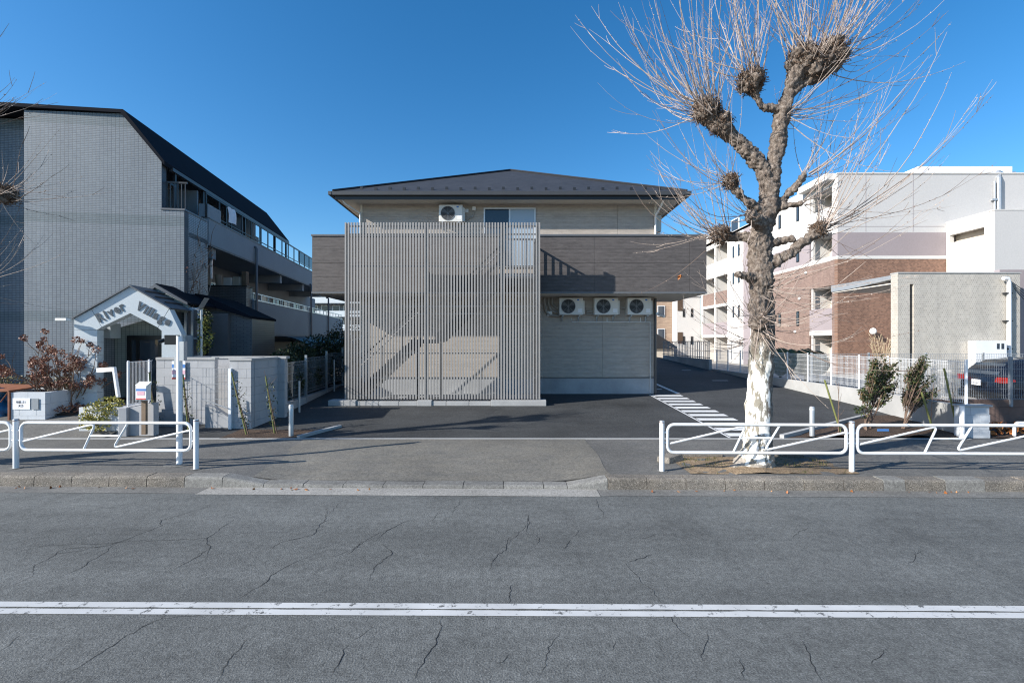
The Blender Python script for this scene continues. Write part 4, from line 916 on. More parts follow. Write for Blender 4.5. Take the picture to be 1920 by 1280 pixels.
for y0, y1 in ((39.3, 41.6), (41.8, 44.4)):
    for k in range(4):
        z = 2.55+2.75*k; side(y0, y1, z, z+.25, 'slab', 'offwhite'); 
        side(y0, y1, z+.25, z+1.35, 'balcony_front', ('mauve', 'mauve', 'offwhite', 'offwhite')[k] if k != 1 else 'brown_brick_side')
        f = RB(19.82, 19.9, y0+.5, y1-.4, z+.35, z+2.3, 'window', 'white_plastic'); RB(19.80, 19.81, y0+.6, y1-.5, z+.45, z+2.2, 'pane', 'glass', f)
side(39.3, 44.4, 10.95+1.35-.9, 11.45, 'upper_wall', 'offwhite')
for y0 in (41.6, 44.4): RB(XF-.02, XF+.2, y0, y0+.2, -.3, 11.45, 'post', 'offwhite'); RB(XF+.25, 19.9, y0, y0+.2, -.3, 11.3, 'partition', 'offwhite')
# farther wing
RB(16.2, 18.58, 44.8, 52, -.3, 6.6, 'rear_wing_wall', 'offwhite'); RB(16.1, 18.7, 44.7, 52, 6.6, 6.75, 'rear_wing_roof', 'greige')
for x in (16.9, 17.7): 
    for z in (1.9, 4.6): RB(x-.1, x+.1, 44.76, 44.79, z, z+.8, 'window', 'black')
for z in (1.6, 4.8): f = RB(16.3, 16.8, 44.76, 44.79, z+.4, z+1.5, 'window', 'brown_dark')
# stair tower
RB(24.81, 31, 23.4, 23.65, -.3, 8.93, 'tower_front', 'greige')
for y0, y1, z0, z1 in ((23.652, 25.98, -.3, 7.75), (23.652, 25.98, 8.2, 8.93), (23.652, 23.9, 7.75, 8.2), (25.8, 25.98, 7.75, 8.2)): RB(24.8, 25.05, y0, y1, z0, z1, 'tower_side', 'offwhite')
RB(25.3, 25.4, 23.7, 25.95, 7.6, 8.3, 'tower_recess', 'beige'); RB(24.78, 31, 23.38, 26.0, 8.93, 8.98, 'tower_coping', 'offwhite')
RB(25.1, 31, 23.7, 25.95, -.3, 7.55, 'tower_core', 'beige')
rs = MB(); p0, p1 = at(1722, 326, 28), at(1898, 312, 28); rs.box(p0.x, p1.x, 28, 31, ZT-.02, p1.z); rs.box(p1.x-.1, p1.x+.45, 28.2, 29.5, ZT-.02, p1.z-.25)
rs.build('roof_housing', 'tarp', rb)
pm = MB(); x0 = at(1873, 0, 25.9).x; pm.tube([(x0, 25.9, 9.0), (x0, 25.9, 11.5), (x0+.3, 26.2, 11.95), (x0+.9, 26.6, 12.0)], .10, 8); pm.tube([(x0-.22, 25.92, 9.0), (x0-.22, 25.92, 11.3)], .05, 8)
for z in (9.1, 10.2): pm.box(x0-.42, x0-.05, 25.85, 25.97, z, z+.1)
pm.build('cable_duct', 'galv', rb)
for px, py in ((1577, 613), (1500, 560), (1512, 512), (1492, 622)):
    u = (px-CX)/F; Y = XF/u
    if Y > 26.2: MB().blob((XF-.04, Y, H-(py-CY)*Y/F), .10, n=1).build('vent_hood', 'white_plastic', rb)
tag(MB().blob(at(1637, 621, 25.75), .19, (.8, 1, 1), 3).tube([at(1637, 621, 25.8), at(1640, 621, 26)], .05, 8).build('globe_lamp', 'globe', None, smooth=True), 'white globe lamp on the brown brick wall above the dry plumes', 'lamp')
# grey tiled entrance block with canopy
eb = thing('tiled_entrance', 'pale grey tiled entrance block with a thin canopy and a narrow vertical slot', 'entrance', (14.0, 16.5, 0))
sx0, sx1 = at(1706, 0, 16.5).x, at(1713.5, 0, 16.5).x; ZE = 4.65
RB(14.003, sx0, 16.5, 16.8, -.2, ZE, 'wall', 'grey_tile', eb); RB(13.985, 14.0, 16.5, 16.8, -.2, ZE, 'end_wall', 'grey_tile_side', eb); RB(sx1, 18.42, 16.5, 16.8, -.2, ZE, 'wall', 'grey_tile', eb); RB(sx0, sx1, 16.5, 16.8, 4.27, ZE, 'wall', 'grey_tile', eb)
RB(sx0-.2, sx1+.2, 16.82, 16.9, -.2, 4.4, 'slot_panel', 'brown_dark', eb)
RB(13.98, 18.45, 16.48, 16.83, ZE, ZE+.05, 'coping', 'concrete', eb)
RB(18.43, 21, 17.2, 17.4, -.2, 4.9, 'rear_wall', 'mauve', eb)
cn = MB(); cn.prism([(16.84, ZE-.02), (16.84, ZE-.17), (18.9, ZE-.29), (20.0, ZE-.29), (20.0, ZE-.02)], 'x', 14.02, 18.4); cn.build('canopy', 'galv', eb)
RB(14.06, 18.38, 16.86, 19.95, ZE-.34, ZE-.30, 'canopy_soffit', 'soffit', eb)
xx = at(1892, 0, 16.4).x
MB().tube([(xx, 16.40, .2), (xx, 16.40, 4.3), (xx-.1, 16.36, 4.45), (xx-.25, 16.36, 4.45)], .065, 10).build('service_pipe', 'white_pipe', eb, smooth=True)
for z in (1.9, 2.9, 3.9): MB().box(xx-.16, xx+.1, 16.36, 16.48, z, z+.05).build('pipe_bracket', 'dark_metal', eb)
for k in range(4):
    MB().tube([(xx+.05+.03*k, 16.38, 4.35-.08*k), (xx+.3, 16.2, 4.0-.1*k), (xx+.8+.1*k, 15.9, 4.05-.2*k)], .012, 5).build('cable', 'black', eb)
m0 = at(1829, 664, 16.2); 
mbx = thing('meter_box', 'white metal meter cabinet with two small windows against the grey tiles', 'meter cabinet', (m0.x, 16.2, .9))
MB().box(0, 1.12, 0, .28, 0, 1.31).build('case', 'white_pipe', mbx, local=True, bevel=.01)
for x in (.76, .92): MB().box(x, x+.10, -.004, 0, 1.02, 1.22).build('window', 'glass', mbx, local=True)
# tan brick house far behind
th = thing('brick_house', 'tan brick house with two small dark windows behind the far fence', 'house', (15, 46, 0))
x0, x1 = 12.5, at(1279, 0, 46).x; RB(x0, x1, 46, 54, -.3, 7.2, 'wall', 'tan_brick', th); RB(x0-.3, x1+.2, 45.8, 54.3, 7.2, 7.5, 'roof', 'dark_roof', th)
for py in (583, 626):
    p = at(1240, py, 45.9); f = RB(p.x-.38, p.x+.38, 45.93, 45.995, p.z-.55, p.z+.55, 'window', 'alu', th); RB(p.x-.30, p.x+.30, 45.91, 45.925, p.z-.47, p.z+.47, 'pane', 'glass', f)
pr = at(1279, 0, 45.9).x; MB().tube([(pr-.1, 45.9, 0), (pr-.1, 45.9, 7)], .07, 6).build('downpipe', 'dark_metal', th)
ln = thing('lean_to_roof', 'dark sloping lean-to roof in front of the tan brick house', 'lean-to', (13.5, 43, 0))
MB().prism([(11.0, 3.15), (13.3, 3.15), (15.6, 1.7), (15.6, 1.5), (11.0, 1.5)], 'y', 43, 45.5).build('roof', 'dark_metal', ln); MB().box(11.2, 15.4, 43.2, 45.4, -.3, 1.5).build('wall', 'beige', ln)
# neighbour's yard
g = MB(); g.face((10.25, 11.2, .22), (60, 11.2, .22), (60, 60, .5), (10.25, 60, .5)); struct(g.build('yard', 'yard'), "pale paving of the neighbouring yard")
# ------------------------------------------------------------------ right boundary wall and fences
def bx(y): return 9.62+.48*min(1, max(0, (y-9.6)/3.4))
bw = thing('boundary_wall', 'low pale concrete wall along the right edge of the car park', 'wall', (9.62, 9.6, .15))
ysb = [9.62, 11.3, 13.0, 15, 17, 19, 21, 23]
for a, b in zip(ysb, ysb[1:]):
    xa, xb = bx(a), bx(b); mb = MB(); A = [(xa, a, -.05), (xa+.15, a, -.05), (xa+.15, a, .81), (xa, a, .81)]; B = [(xb, b-.008, -.05), (xb+.15, b-.008, -.05), (xb+.15, b-.008, .81), (xb, b-.008, .81)]
    mb.add(A+B, [(3,2,1,0),(4,5,6,7),(0,1,5,4),(1,2,6,5),(2,3,7,6),(3,0,4,7)]); mb.build('wall_section', 'concrete', bw, bevel=.01)
MB().box(9.95, 10.1, 23.0, 30, .4, 1.28).build('dark_section', 'found', bw)
block_wall(bw, Vector((-.15, 0.0, -.0)), 0, .62, 4, 'block_light', .15, .4, .165)
MB().box(9.46, 10.12, 9.57, 9.79, .812, .85).build('coping', 'concrete', bw, bevel=.006)
fn = thing('mesh_fence', 'white wire mesh fence on the pale wall right of the car park', 'fence', (9.7, 9.9, .8))
fy = [9.75, 11.0]+[12.2+1.16*k for k in range(10)]
for i, (a, b) in enumerate(zip(fy, fy[1:])):
    pa, pb = Vector((bx(a)+.05, a, 0)), Vector((bx(b)+.05, b, 0)); ln_ = (pb-pa).length
    mb = fence_panel_mb(ln_, .87, 1.76, .05, 6, .0024); ang = math.atan2(pb.y-pa.y, pb.x-pa.x)
    T = Matrix.Translation(pa) @ Matrix.Rotation(ang, 4, 'Z'); mb.v = [T @ v for v in mb.v]; mb.build('mesh_panel', 'mesh_white', fn)
for y in fy: MB().tube([(bx(y)+.09, y, .8), (bx(y)+.09, y, 1.80)], .027, 8).build('post', 'white_pipe', fn)
ff2 = thing('rail_fence', 'dark grey barred fence on the raised wall at the back of the car park', 'fence', (10, 23, 1.28))
for k in range(30): MB().box(10.0, 10.03, 23.1+.24*k, 23.13+.24*k, 1.28, 2.2).build('bar', 'mesh_grey', ff2)
for z in (1.34, 2.17): MB().box(9.99, 10.04, 23.05, 30.2, z, z+.04).build('rail', 'mesh_grey', ff2)
for k in range(9):
    MB().box(10.05+.75*k, 10.08+.75*k, 30.2, 30.23, 1.0, 2.2).build('bar', 'mesh_grey', ff2)
f3 = thing('mesh_fence', 'grey mesh fence in front of the tiled entrance, behind the parked car', 'fence', (10.4, 15.9, .2))
for k in range(5):
    mb = fence_panel_mb(1.95, .35, 1.76, .06, 7, .0028); mb.v = [v+Vector((10.5+2*k, 15.9, 0)) for v in mb.v]; mb.build('mesh_panel', 'mesh_grey', f3)
    MB().box(10.46+2*k, 10.51+2*k, 15.9, 15.95, .2, 1.8).build('post', 'mesh_grey', f3)
MB().box(10.3, 20.5, 15.95, 16.1, -.1, .34).build('base_wall', 'concrete', f3)
f4 = thing('mesh_fence', 'grey mesh fence panel between the white fence end and the right edge, before the car', 'fence', (9.9, 11.1, .6))
for k in range(3):
    mb = fence_panel_mb(1.95, .80, 1.76, .055, 6, .0024); mb.v = [v+Vector((10.15+2.0*k, 11.05, 0)) for v in mb.v]; mb.build('mesh_panel', 'mesh_grey', f4)
    MB().box(12.12+2*k, 12.18+2*k, 11.06, 11.12, .6, 1.82).build('post', 'mesh_grey', f4)
block_wall(f4, Vector((.22, 0, -.55)), 0, 6.0, 4, 'brown_block', .15, .5, .18)
# ------------------------------------------------------------------ parked car, rear to the left
car = thing('parked_car', 'dark navy estate car parked behind the mesh fences, red tail lamp and white plate showing', 'car', (14.10, 13.75, .22), R(-13))
def CA(mb, nm, m, par=None, **k): return mb.build(nm, m, par or car, local=True, **k)
def loft(st):
    mb = MB(); n = len(st[0])
    for s_ in st: mb.v += [Vector(p) for p in s_]
    for i in range(len(st)-1):
        for j in range(n): mb.f.append((i*n+j, i*n+(j+1) % n, (i+1)*n+(j+1) % n, (i+1)*n+j))
    mb.f.append(tuple(reversed(range(n)))); mb.f.append(tuple((len(st)-1)*n+j for j in range(n))); return mb
def ring(x, w0, w1, z0, z1, dx=0): 
    return [(x, -w0*.94, z0), (x, w0*.94, z0), (x, w0, z0+.12), (x, w1+.0, z0+(z1-z0)*.6), (x+dx, w1*.95, z1-.04), (x+dx, w1*.86, z1), (x+dx, -w1*.86, z1), (x+dx, -w1*.95, z1-.04), (x, -w1, z0+(z1-z0)*.6), (x, -w0, z0+.12)]
CA(loft([ring(0, .72, .74, .36, .92, .03), ring(.06, .82, .84, .24, .96, .03), ring(.5, .86, .87, .2, .98), ring(2.2, .87, .87, .2, .96), ring(3.3, .86, .85, .2, .93), ring(4.1, .80, .78, .24, .76), ring(4.35, .62, .60, .32, .62)]), 'body', 'car', smooth=True)
gh = lambda x, wb, wt, zt: [(x, -wb, .93), (x, wb, .93), (x, (wb+wt)/2+.02, (.93+zt)/2), (x, wt, zt-.05), (x, wt*.85, zt), (x, -wt*.85, zt), (x, -wt, zt-.05), (x, -(wb+wt)/2-.02, (.93+zt)/2)]
CA(loft([gh(.07, .74, .70, 1.0), gh(.22, .79, .66, 1.24), gh(.55, .82, .64, 1.42), gh(1.2, .83, .65, 1.49), gh(2.1, .83, .65, 1.48), gh(2.7, .82, .62, 1.36), gh(3.35, .80, .72, .98)]), 'cabin', 'car', smooth=True)
for s in (-1, 1):
    for x0, x1, a, b in ((.62, 1.25, .10, 0), (1.33, 2.2, 0, .0), (2.27, 2.85, 0, .34)):
        CA(MB().add([(x0, s*.838, 1.0), (x1, s*.838, 1.0), (x1-b, s*.685, 1.37), (x0+a, s*.685, 1.37)], [(0, 1, 2, 3)]), 'side_window', 'glass')
    for x in (.80, 3.45):
        w_ = CA(MB().tube([(x, s*.90, .31), (x, s*.68, .31)], .315, 24), 'wheel', 'tyre')
        sp_ = MB().disc((x, s*.905, .31), .07, 'y', 12)
        for k in range(10): t = 2*math.pi*k/10; sp_.bar((x+.05*math.cos(t), s*.905, .31+.05*math.sin(t)), (x+.20*math.cos(t), s*.905, .31+.20*math.sin(t)), .035, .012)
        sp_.tube([(x+.21*math.cos(2*math.pi*k/24), s*.905, .31+.21*math.sin(2*math.pi*k/24)) for k in range(25)], .018, 6, False); CA(sp_, 'rim', 'alu', w_)
        CA(MB().add([(x+.37*math.cos(math.pi*k/12), s*.874, .30+.36*math.sin(math.pi*k/12)) for k in range(13)], [tuple(range(13))]), 'wheel_arch', 'car_trim')
    lmp = MB(); lmp.prism([(s*.62, .80), (s*.84, .78), (s*.86, .95), (s*.68, .94)], 'x', -.02, .10); lmp.prism([(.10, .79), (.30, .83), (.29, .88), (.10, .94)], 'y', s*.80, s*.885); CA(lmp, 'tail_lamp', 'lamp_red')
CA(MB().add([(.06, -.62, 1.0), (.06, .62, 1.0), (.30, .56, 1.33), (.30, -.56, 1.33)], [(0, 1, 2, 3)]), 'rear_window', 'glass')
CA(MB().box(-.06, .1, -.80, .80, .26, .50), 'bumper', 'car_trim', bevel=.04)
np_ = CA(MB().box(-.075, -.05, -.165, .165, .66, .83), 'number_plate', 'paper')
vs_, fs_ = text_mb('15-47', .10, .0005, .002); CA(MB().add([(-.078, .14-v.x, .68+v.y) for v in vs_], fs_), 'lettering', 'ink', np_)
# ------------------------------------------------------------------ guard rails
GY = lambda x: yk(x)+.45
def guard(name_lab, xsp, par_label=None):
    r = thing('guard_rail', name_lab, 'guard rail', ((xsp[0]+xsp[-1])/2, GY(xsp[0]), .15))
    for x in xsp:
        p = MB().tube([(x, GY(x), .10), (x, GY(x), .925)], .038, 14).build('post', 'rail_paint', r, smooth=True)
        MB().tube([(x, GY(x), .925), (x, GY(x), .945)], [.041, .036], 14).build('post_cap', 'galv', p, smooth=True)
        MB().tube([(x, GY(x), .915), (x, GY(x), .925)], .0395, 14).build('rust_ring', 'rust', p)
        MB().disc((x, GY(x), .156), .085, 'z', 14).build('base_collar', 'gutter_dark', p)
    for a, b in zip(xsp, xsp[1:]):
        y = lambda x: GY(x); x0, x1 = a+.085, b-.085; zt, zb, rc = .885, .445, .105
        Q = lambda x, z: Vector((x, y(x), z)); pts = []
        for cx_, cz_, t0 in ((x1-rc, zt-rc, 90), (x1-rc, zb+rc, 0), (x0+rc, zb+rc, -90), (x0+rc, zt-rc, -180)):
            for k in range(7): t = R(t0-15*k); pts.append(Q(cx_+rc*math.cos(t), cz_+rc*math.sin(t)))
        pts.append(pts[0]); 
        fr_ = MB().tube(pts, .0245, 10, False); fr_.build('rail_frame', 'rail_paint', r, smooth=True)
        wd = x1-x0; X = lambda f: x0+wd*f; Z = lambda py: zt-(py-790)*.0083
        def bent(P3, nm):
            out = []
            for i, p in enumerate(P3):
                if 0 < i < len(P3)-1:
                    p = Vector(p); d0, d1 = (Vector(P3[i-1])-p).normalized(), (Vector(P3[i+1])-p).normalized(); A, B = p+d0*.09, p+d1*.09
                    for k in range(7): t = k/6; out.append(A*(1-t)**2+p*2*t*(1-t)+B*t*t)
                else: out.append(Vector(p))
            MB().tube(out, .0165, 8).build(nm, 'rail_paint', r, smooth=True)
        bent([Q(X(.015), Z(826)), Q(X(.44), Z(792)), Q(X(.37), Z(842))], 'brace'); bent([Q(X(.63), Z(791)), Q(X(.545), Z(838)), Q(X(.995), Z(804))], 'brace')
        MB().tube([Q(X(.41), Z(815)), Q(X(.578), Z(815))], .0165, 8).build('cross_bar', 'rail_paint', r)
        for xx_, s in ((a, 1), (b, -1)):
            for z in (.60, .76): MB().tube([Q(xx_+s*.03, z), Q(xx_+s*.095, z)], .016, 6).build('connector', 'rail_paint', r)
guard('white tubular guard rail on the kerb left of the driveway', [-10.93, -7.99, -5.055])
guard('white tubular guard rail on the kerb in front of the plane tree and right side', [2.36, 5.31, 8.28, 11.25])
# poles, bollards
ps = thing('sign_pole', 'bare white pole standing behind the left guard rail', 'pole', (-5.54, 7.58, .15))
MB().tube([(0, 0, 0), (0, 0, 2.13)], .044, 12).build('pole', 'white_pipe', ps, local=True, smooth=True); MB().disc((0, 0, .005), .22, 'z', 16).build('base_patch', 'gutter_dark', ps, local=True)
MB().box(.03, .10, -.04, .04, 1.72, 2.04).build('control_box', 'galv', ps, local=True); MB().box(-.075, -.035, -.02, .02, 1.6, 1.8).build('clip', 'galv', ps, local=True)
def bollard(x, y, h, lab):
    b = thing('bollard', lab, 'bollard', (x, y, .14)); MB().tube([(0, 0, 0), (0, 0, h-.02), (0, 0, h)], [.05, .05, .042], 14).build('post', 'galv', b, local=True, smooth=True); MB().tube([(0, 0, h-.07), (0, 0, h-.04)], .0515, 14).build('band', 'alu', b, local=True)
bollard((546-CX)*9.75/F, 9.75, .70, 'steel bollard at the left corner of the driveway'); bollard((1522.5-CX)*9.72/F, 9.72, .66, 'steel bollard at the right planting bed')
ub = MB(); q = at(1902, 822, 9.8); ub.tube([q, q+Vector((0, 0, .28)), q+Vector((.06, 0, .34)), q+Vector((.5, 0, .34))], .03, 8); tag(ub.build('hoop_stand', 'white_pipe', None, smooth=True), 'low white hoop by the fallen leaves at the right edge', 'hoop')
wp = MB(); q = at(1804, 822, 9.5); wp.tube([q, q+Vector((0, 0, .68))], .045, 10); tag(wp.build('stub_post', 'white_pipe', None, smooth=True), 'short white post against the end of the right wall', 'post')
# ------------------------------------------------------------------ vegetation helpers
def rv(r=1.): 
    while True:
        v = Vector((rnd.uniform(-1, 1), rnd.uniform(-1, 1), rnd.uniform(-1, 1)))
        if .05 < v.length < 1: return v*r
def leaf_quad(mb, p, size, asp=.45, n=None):
    d = rv().normalized(); n = (n or rv()).normalized(); s_ = d.cross(n)
    if s_.length < .05: return
    s_ = s_.normalized()*size*asp*.5; d = d*size*.5; f = d.cross(s_).normalized()*size*.09
    mb.add([p-d, p-s_*1.0+f, p+d, p+s_*1.0+f], [(0, 1, 2), (0, 2, 3)])
def foliage(name, m, par, centers, n, size, asp=.45, local=False):
    mb = MB()
    for i in range(n):
        c, r, sq = centers[rnd.randrange(len(centers))]; v = rv(); v = v.normalized()*(v.length**.55)*r
        leaf_quad(mb, Vector(c)+Vector((v.x, v.y, v.z*sq)), size*rnd.uniform(.6, 1.3), asp)
    return mb.build(name, m, par)
def twig_path(p, d, length, n=7, up=.12, wob=.06):
    p = Vector(p); d = Vector(d).normalized(); pts = [p.copy()]; st_ = length/n
    for i in range(n):
        d = (d+Vector((0, 0, up))+rv(wob)).normalized(); p = p+d*st_; pts.append(p.copy())
    return pts
# ------------------------------------------------------------------ pollarded plane trees
def plane_tree(label, D, scale_y, limbs, clubs, ntw, seed, group=None, dx=0, lean=0):
    rnd.seed(seed)
    P = lambda px, py, dy=0: at(px, py, D+dy)+Vector((dx, 0, 0))
    mb = MB(); k = D/F
    for L_ in limbs:
        pts = [P(*q[:2], q[3] if len(q) > 3 else 0) for q in L_]; rr = [q[2]*k/2*(.76 if q[1] < 640 else .84) for q in L_]
        pts2, r2 = [], []
        for (a, ra), (b, rb_) in zip(zip(pts, rr), list(zip(pts, rr))[1:]):
            m_ = max(2, int((b-a).length/.12))
            for i in range(m_): t = i/m_; pts2.append(a.lerp(b, t)+rv(ra*.07)); r2.append((ra*(1-t)+rb_*t)*rnd.uniform(.93, 1.09))
        pts2.append(pts[-1]); r2.append(rr[-1]); mb.tube(pts2, r2, 14)
    for (px, py, r, dy, *_) in clubs:
        if r > 12 and py < 500: mb.blob(P(px, py, dy), r*k*.72, (1, 1, 1), 3, .6)
    tmp = bpy.data.objects.new('trunk_build', mb.mesh('trunk_build', M['bark'])); COL.objects.link(tmp)
    rm = tmp.modifiers.new('r', 'REMESH'); rm.mode = 'VOXEL'; rm.voxel_size = .021
    sm = tmp.modifiers.new('s', 'SMOOTH'); sm.iterations = 2
    for ts, st_ in ():
        tx = bpy.data.textures.new('bark_lumps', 'CLOUDS'); tx.noise_scale = ts; tx.noise_depth = 2
        vg = tmp.vertex_groups.get('rough')
        dm = tmp.modifiers.new('d', 'DISPLACE'); dm.texture = tx; dm.strength = st_; dm.mid_level = .5; dm.texture_coords = 'GLOBAL'
    me = bpy.data.meshes.new_from_object(tmp.evaluated_get(bpy.context.evaluated_depsgraph_get())); bpy.data.objects.remove(tmp)
    nrm = [v.normal.copy() for v in me.vertices]   # knobbly above, smooth on the pale base
    for v, n_ in zip(me.vertices, nrm):
        q = v.co; kz = .18+.82*min(1, max(0, (q.z-2.0)/.5))+(.5 if q.z < .6 else 0)
        h = .028*mnoise.noise(q*4.5)+.032*mnoise.noise(q*14)+.024*mnoise.noise(q*32+Vector((0, 0, 5)))
        v.co = q+n_*h*kz
    base = P(limbs[0][0][0], limbs[0][0][1]); base.z = .15
    t = thing('plane_tree', label, 'tree', base, 0, group)
    me.transform(WM[t.name].inverted()); me.polygons.foreach_set('use_smooth', [True]*len(me.polygons)); me.update()
    o = bpy.data.objects.new('trunk', me); COL.objects.link(o); o.parent = t; WM[o.name] = WM[t.name]
    if not me.materials: me.materials.append(M['bark'])
    total = sum(c[4] for c in clubs); more = MB()
    for (px, py, r, dy, wt, mdir, spread, ln, up) in clubs:
        c = P(px, py, dy); rr = r*k; md = Vector(mdir).normalized()
        if r > 16 and py < 500:                    # twiggy burr round the pollard head
            b = MB()
            for i in range(int(r*20)):
                v = rv().normalized(); p = c+v*rr*rnd.uniform(.5, .85)
                pts = twig_path(p, v*.5+rv(1.2), rnd.uniform(.04, .11), 4, .02, .95); b.tube(pts, [.006, .006, .005, .004, .003], 3)
            tag(b.build('burr', 'burr', t), kind='stuff')
        n_all = max(1, int(ntw*wt/total*2.1)); n_own = max(1, int(ntw*wt/total))
        for i in range(n_all):
            v = (md+rv(spread*1.35)).normalized(); p = c+(v*.5+rv(.8)).normalized()*rr*rnd.uniform(.4, .95)
            l = ln*(.22+1.08*rnd.random()**1.15); pts = twig_path(p, v, l, 9, up*rnd.uniform(.4, 1.7)/9*4, .085)
            r0 = rnd.uniform(.0038, .0072)*(.75+.25*l); w_ = MB(); w_.tube(pts, [r0*(1-.82*j/9) for j in range(10)], 5, False)
            for q in range(int(l*rnd.uniform(.3, 1.9))):
                j = rnd.randrange(3, 9); w_.tube(twig_path(pts[j], (pts[j]-pts[j-1]).normalized()+rv(.7), rnd.uniform(.12, .5), 4, .08, .08), [.0042, .0037, .0032, .0027, .002], 3, False)
            for q in range(int(l*4)):
                j = rnd.uniform(3, 8.9); a = pts[int(j)].lerp(pts[int(j)+1], j % 1); w_.bar(a, a+rv(.022), .007)
            if i < n_own: w_.build('twig', 'twig' if rnd.random() < .52 else 'twig_dark', t)
            else: more.add(w_.v, w_.f)
    o = more.build('twigs_beyond', 'twig', t); o['kind'] = 'stuff'; o.name = 'fine_twig'
    return t
limbs = [
 [(1412, 900, 112), (1415, 872, 84, .0), (1419, 840, 62), (1421, 800, 56), (1422, 760, 54), (1425, 700, 51), (1428, 655, 50), (1430, 610, 50), (1432, 580, 48), (1426, 545, 52), (1427, 510, 54), (1424, 470, 48), (1428, 430, 46), (1438, 395, 50), (1442, 365, 42), (1446, 335, 37), (1452, 300, 34), (1460, 260, 32), (1466, 222, 33)],
 [(1466, 222, 32), (1474, 190, 28), (1482, 165, 27), (1492, 140, 40), (1500, 118, 44)],
 [(1478, 180, 22), (1500, 163, 18), (1522, 150, 17), (1545, 140, 22), (1560, 120, 30)],
 [(1464, 206, 20), (1446, 203, 18), (1430, 200, 16), (1418, 184, 17), (1410, 165, 26), (1407, 152, 26)],
 [(1442, 350, 34), (1430, 318, 32), (1408, 290, 33), (1380, 262, 34), (1352, 238, 38), (1332, 222, 38), (1322, 205, 32)],
 [(1434, 400, 26, -.05), (1412, 386, 20, -.1), (1390, 368, 17, -.15), (1374, 345, 20, -.15), (1368, 330, 18, -.15)],
 [(1446, 395, 24), (1472, 372, 18, -.05), (1495, 345, 15, -.1), (1510, 326, 14, -.1)],
 [(1450, 392, 20), (1480, 385, 15, -.12), (1504, 381, 15, -.2)],
 [(1428, 420, 36, -.1), (1412, 408, 30, -.22), (1404, 400, 26, -.27)],
 [(1430, 500, 30), (1460, 488, 24, -.1), (1492, 468, 24, -.15), (1515, 447, 25, -.2), (1536, 430, 30, -.2)],
 [(1432, 458, 26), (1466, 453, 18, -.1), (1490, 446, 15, -.16)],
 [(1416, 450, 26), (1392, 442, 20, .1), (1366, 446, 20, .1), (1350, 440, 27, .1)],
 [(1420, 530, 28), (1402, 518, 20, -.1), (1384, 514, 20, -.15), (1378, 516, 14, -.15)],
 [(1424, 612, 50, -.08), (1424, 590, 44, -.13), (1420, 560, 40, -.06)],
 [(1400, 875, 40, -.05), (1375, 880, 22, -.15), (1345, 889, 8, -.2)], [(1425, 880, 45, -.12), (1438, 892, 26, -.25)],
]
clubs = [  # px, py, radius px, depth, weight, main direction, spread, length, up-bend
 (1325, 208, 30, 0, 34, (-.75, 0, .45), .85, 2.2, .30),
 (1350, 232, 26, 0, 14, (-.3, -.1, .9), .6, 1.7, .2),
 (1408, 152, 30, 0, 26, (-.35, 0, .9), .6, 1.9, .16),
 (1505, 112, 34, 0, 24, (-.1, 0, 1), .6, 1.9, .15),
 (1555, 105, 38, 0, 36, (.5, 0, .7), .95, 2.0, .18),
 (1525, 128, 34, 0, 14, (.1, -.5, .6), .9, 1.5, .2),
 (1466, 214, 16, 0, 14, (.7, -.1, .05), .8, 1.9, .28),
 (1370, 340, 17, -.15, 12, (-.8, 0, .4), .7, 1.3, .25),
 (1510, 328, 10, -.1, 7, (.6, 0, .5), .7, 1.8, .2),
 (1504, 381, 10, -.2, 8, (.8, 0, .1), .6, 1.8, .22),
 (1350, 440, 22, .1, 22, (-.85, 0, .25), .8, 1.45, .22),
 (1536, 430, 17, -.2, 20, (.75, 0, .35), .75, 2.4, .2),
 (1405, 402, 12, -.27, 8, (-.7, -.4, -.05), .7, 1.6, .2),
 (1430, 540, 26, -.1, 8, (.9, -.3, -.1), .5, 2.0, .16),
 (1428, 608, 28, -.2, 13, (.75, -.5, -.3), .8, 1.6, .18),
 (1418, 600, 26, -.2, 15, (-.85, -.4, -.3), .8, 1.2, .20),
 (1398, 640, 10, 0, 8, (-.9, -.3, -.1), .4, 1.3, .2),
]
big_tree = plane_tree('pollarded plane tree with flaking white trunk and bare whip twigs', 7.5, 1, limbs, clubs, 290, 5)
# neighbouring street tree, trunk left of the picture
limbs2 = [[(-190, 905, 80), (-188, 850, 56), (-185, 700, 50), (-182, 560, 46), (-175, 440, 42), (-170, 300, 34), (-165, 180, 34)], [(-175, 440, 28), (-120, 405, 22), (-60, 380, 18), (-5, 366, 22), (10, 364, 26)], [(-170, 320, 26), (-120, 270, 22), (-80, 235, 26)], [(-178, 520, 24), (-230, 470, 20), (-270, 440, 22)], [(-170, 300, 22), (-220, 230, 22), (-250, 190, 26)], [(-182, 560, 22), (-130, 540, 16), (-100, 530, 18)]]
clubs2 = [(10, 364, 22, 0, 16, (.5, 0, .1), .9, 1.0, .1), (-80, 232, 26, 0, 18, (.6, 0, .25), .7, 1.15, .12), (-165, 175, 30, 0, 20, (0, 0, 1), .7, 1.6, .2), (-250, 190, 22, 0, 12, (-.6, 0, .6), .7, 1.5, .2), (-100, 530, 16, 0, 16, (.8, 0, .0), .6, 1.35, .25), (-270, 440, 20, 0, 10, (-.8, 0, .4), .7, 1.5, .2)]
plane_tree('bare street tree at the left edge, dark burr and twigs reaching in', 7.25, 1, limbs2, clubs2, 80, 9)
rnd.seed(21)
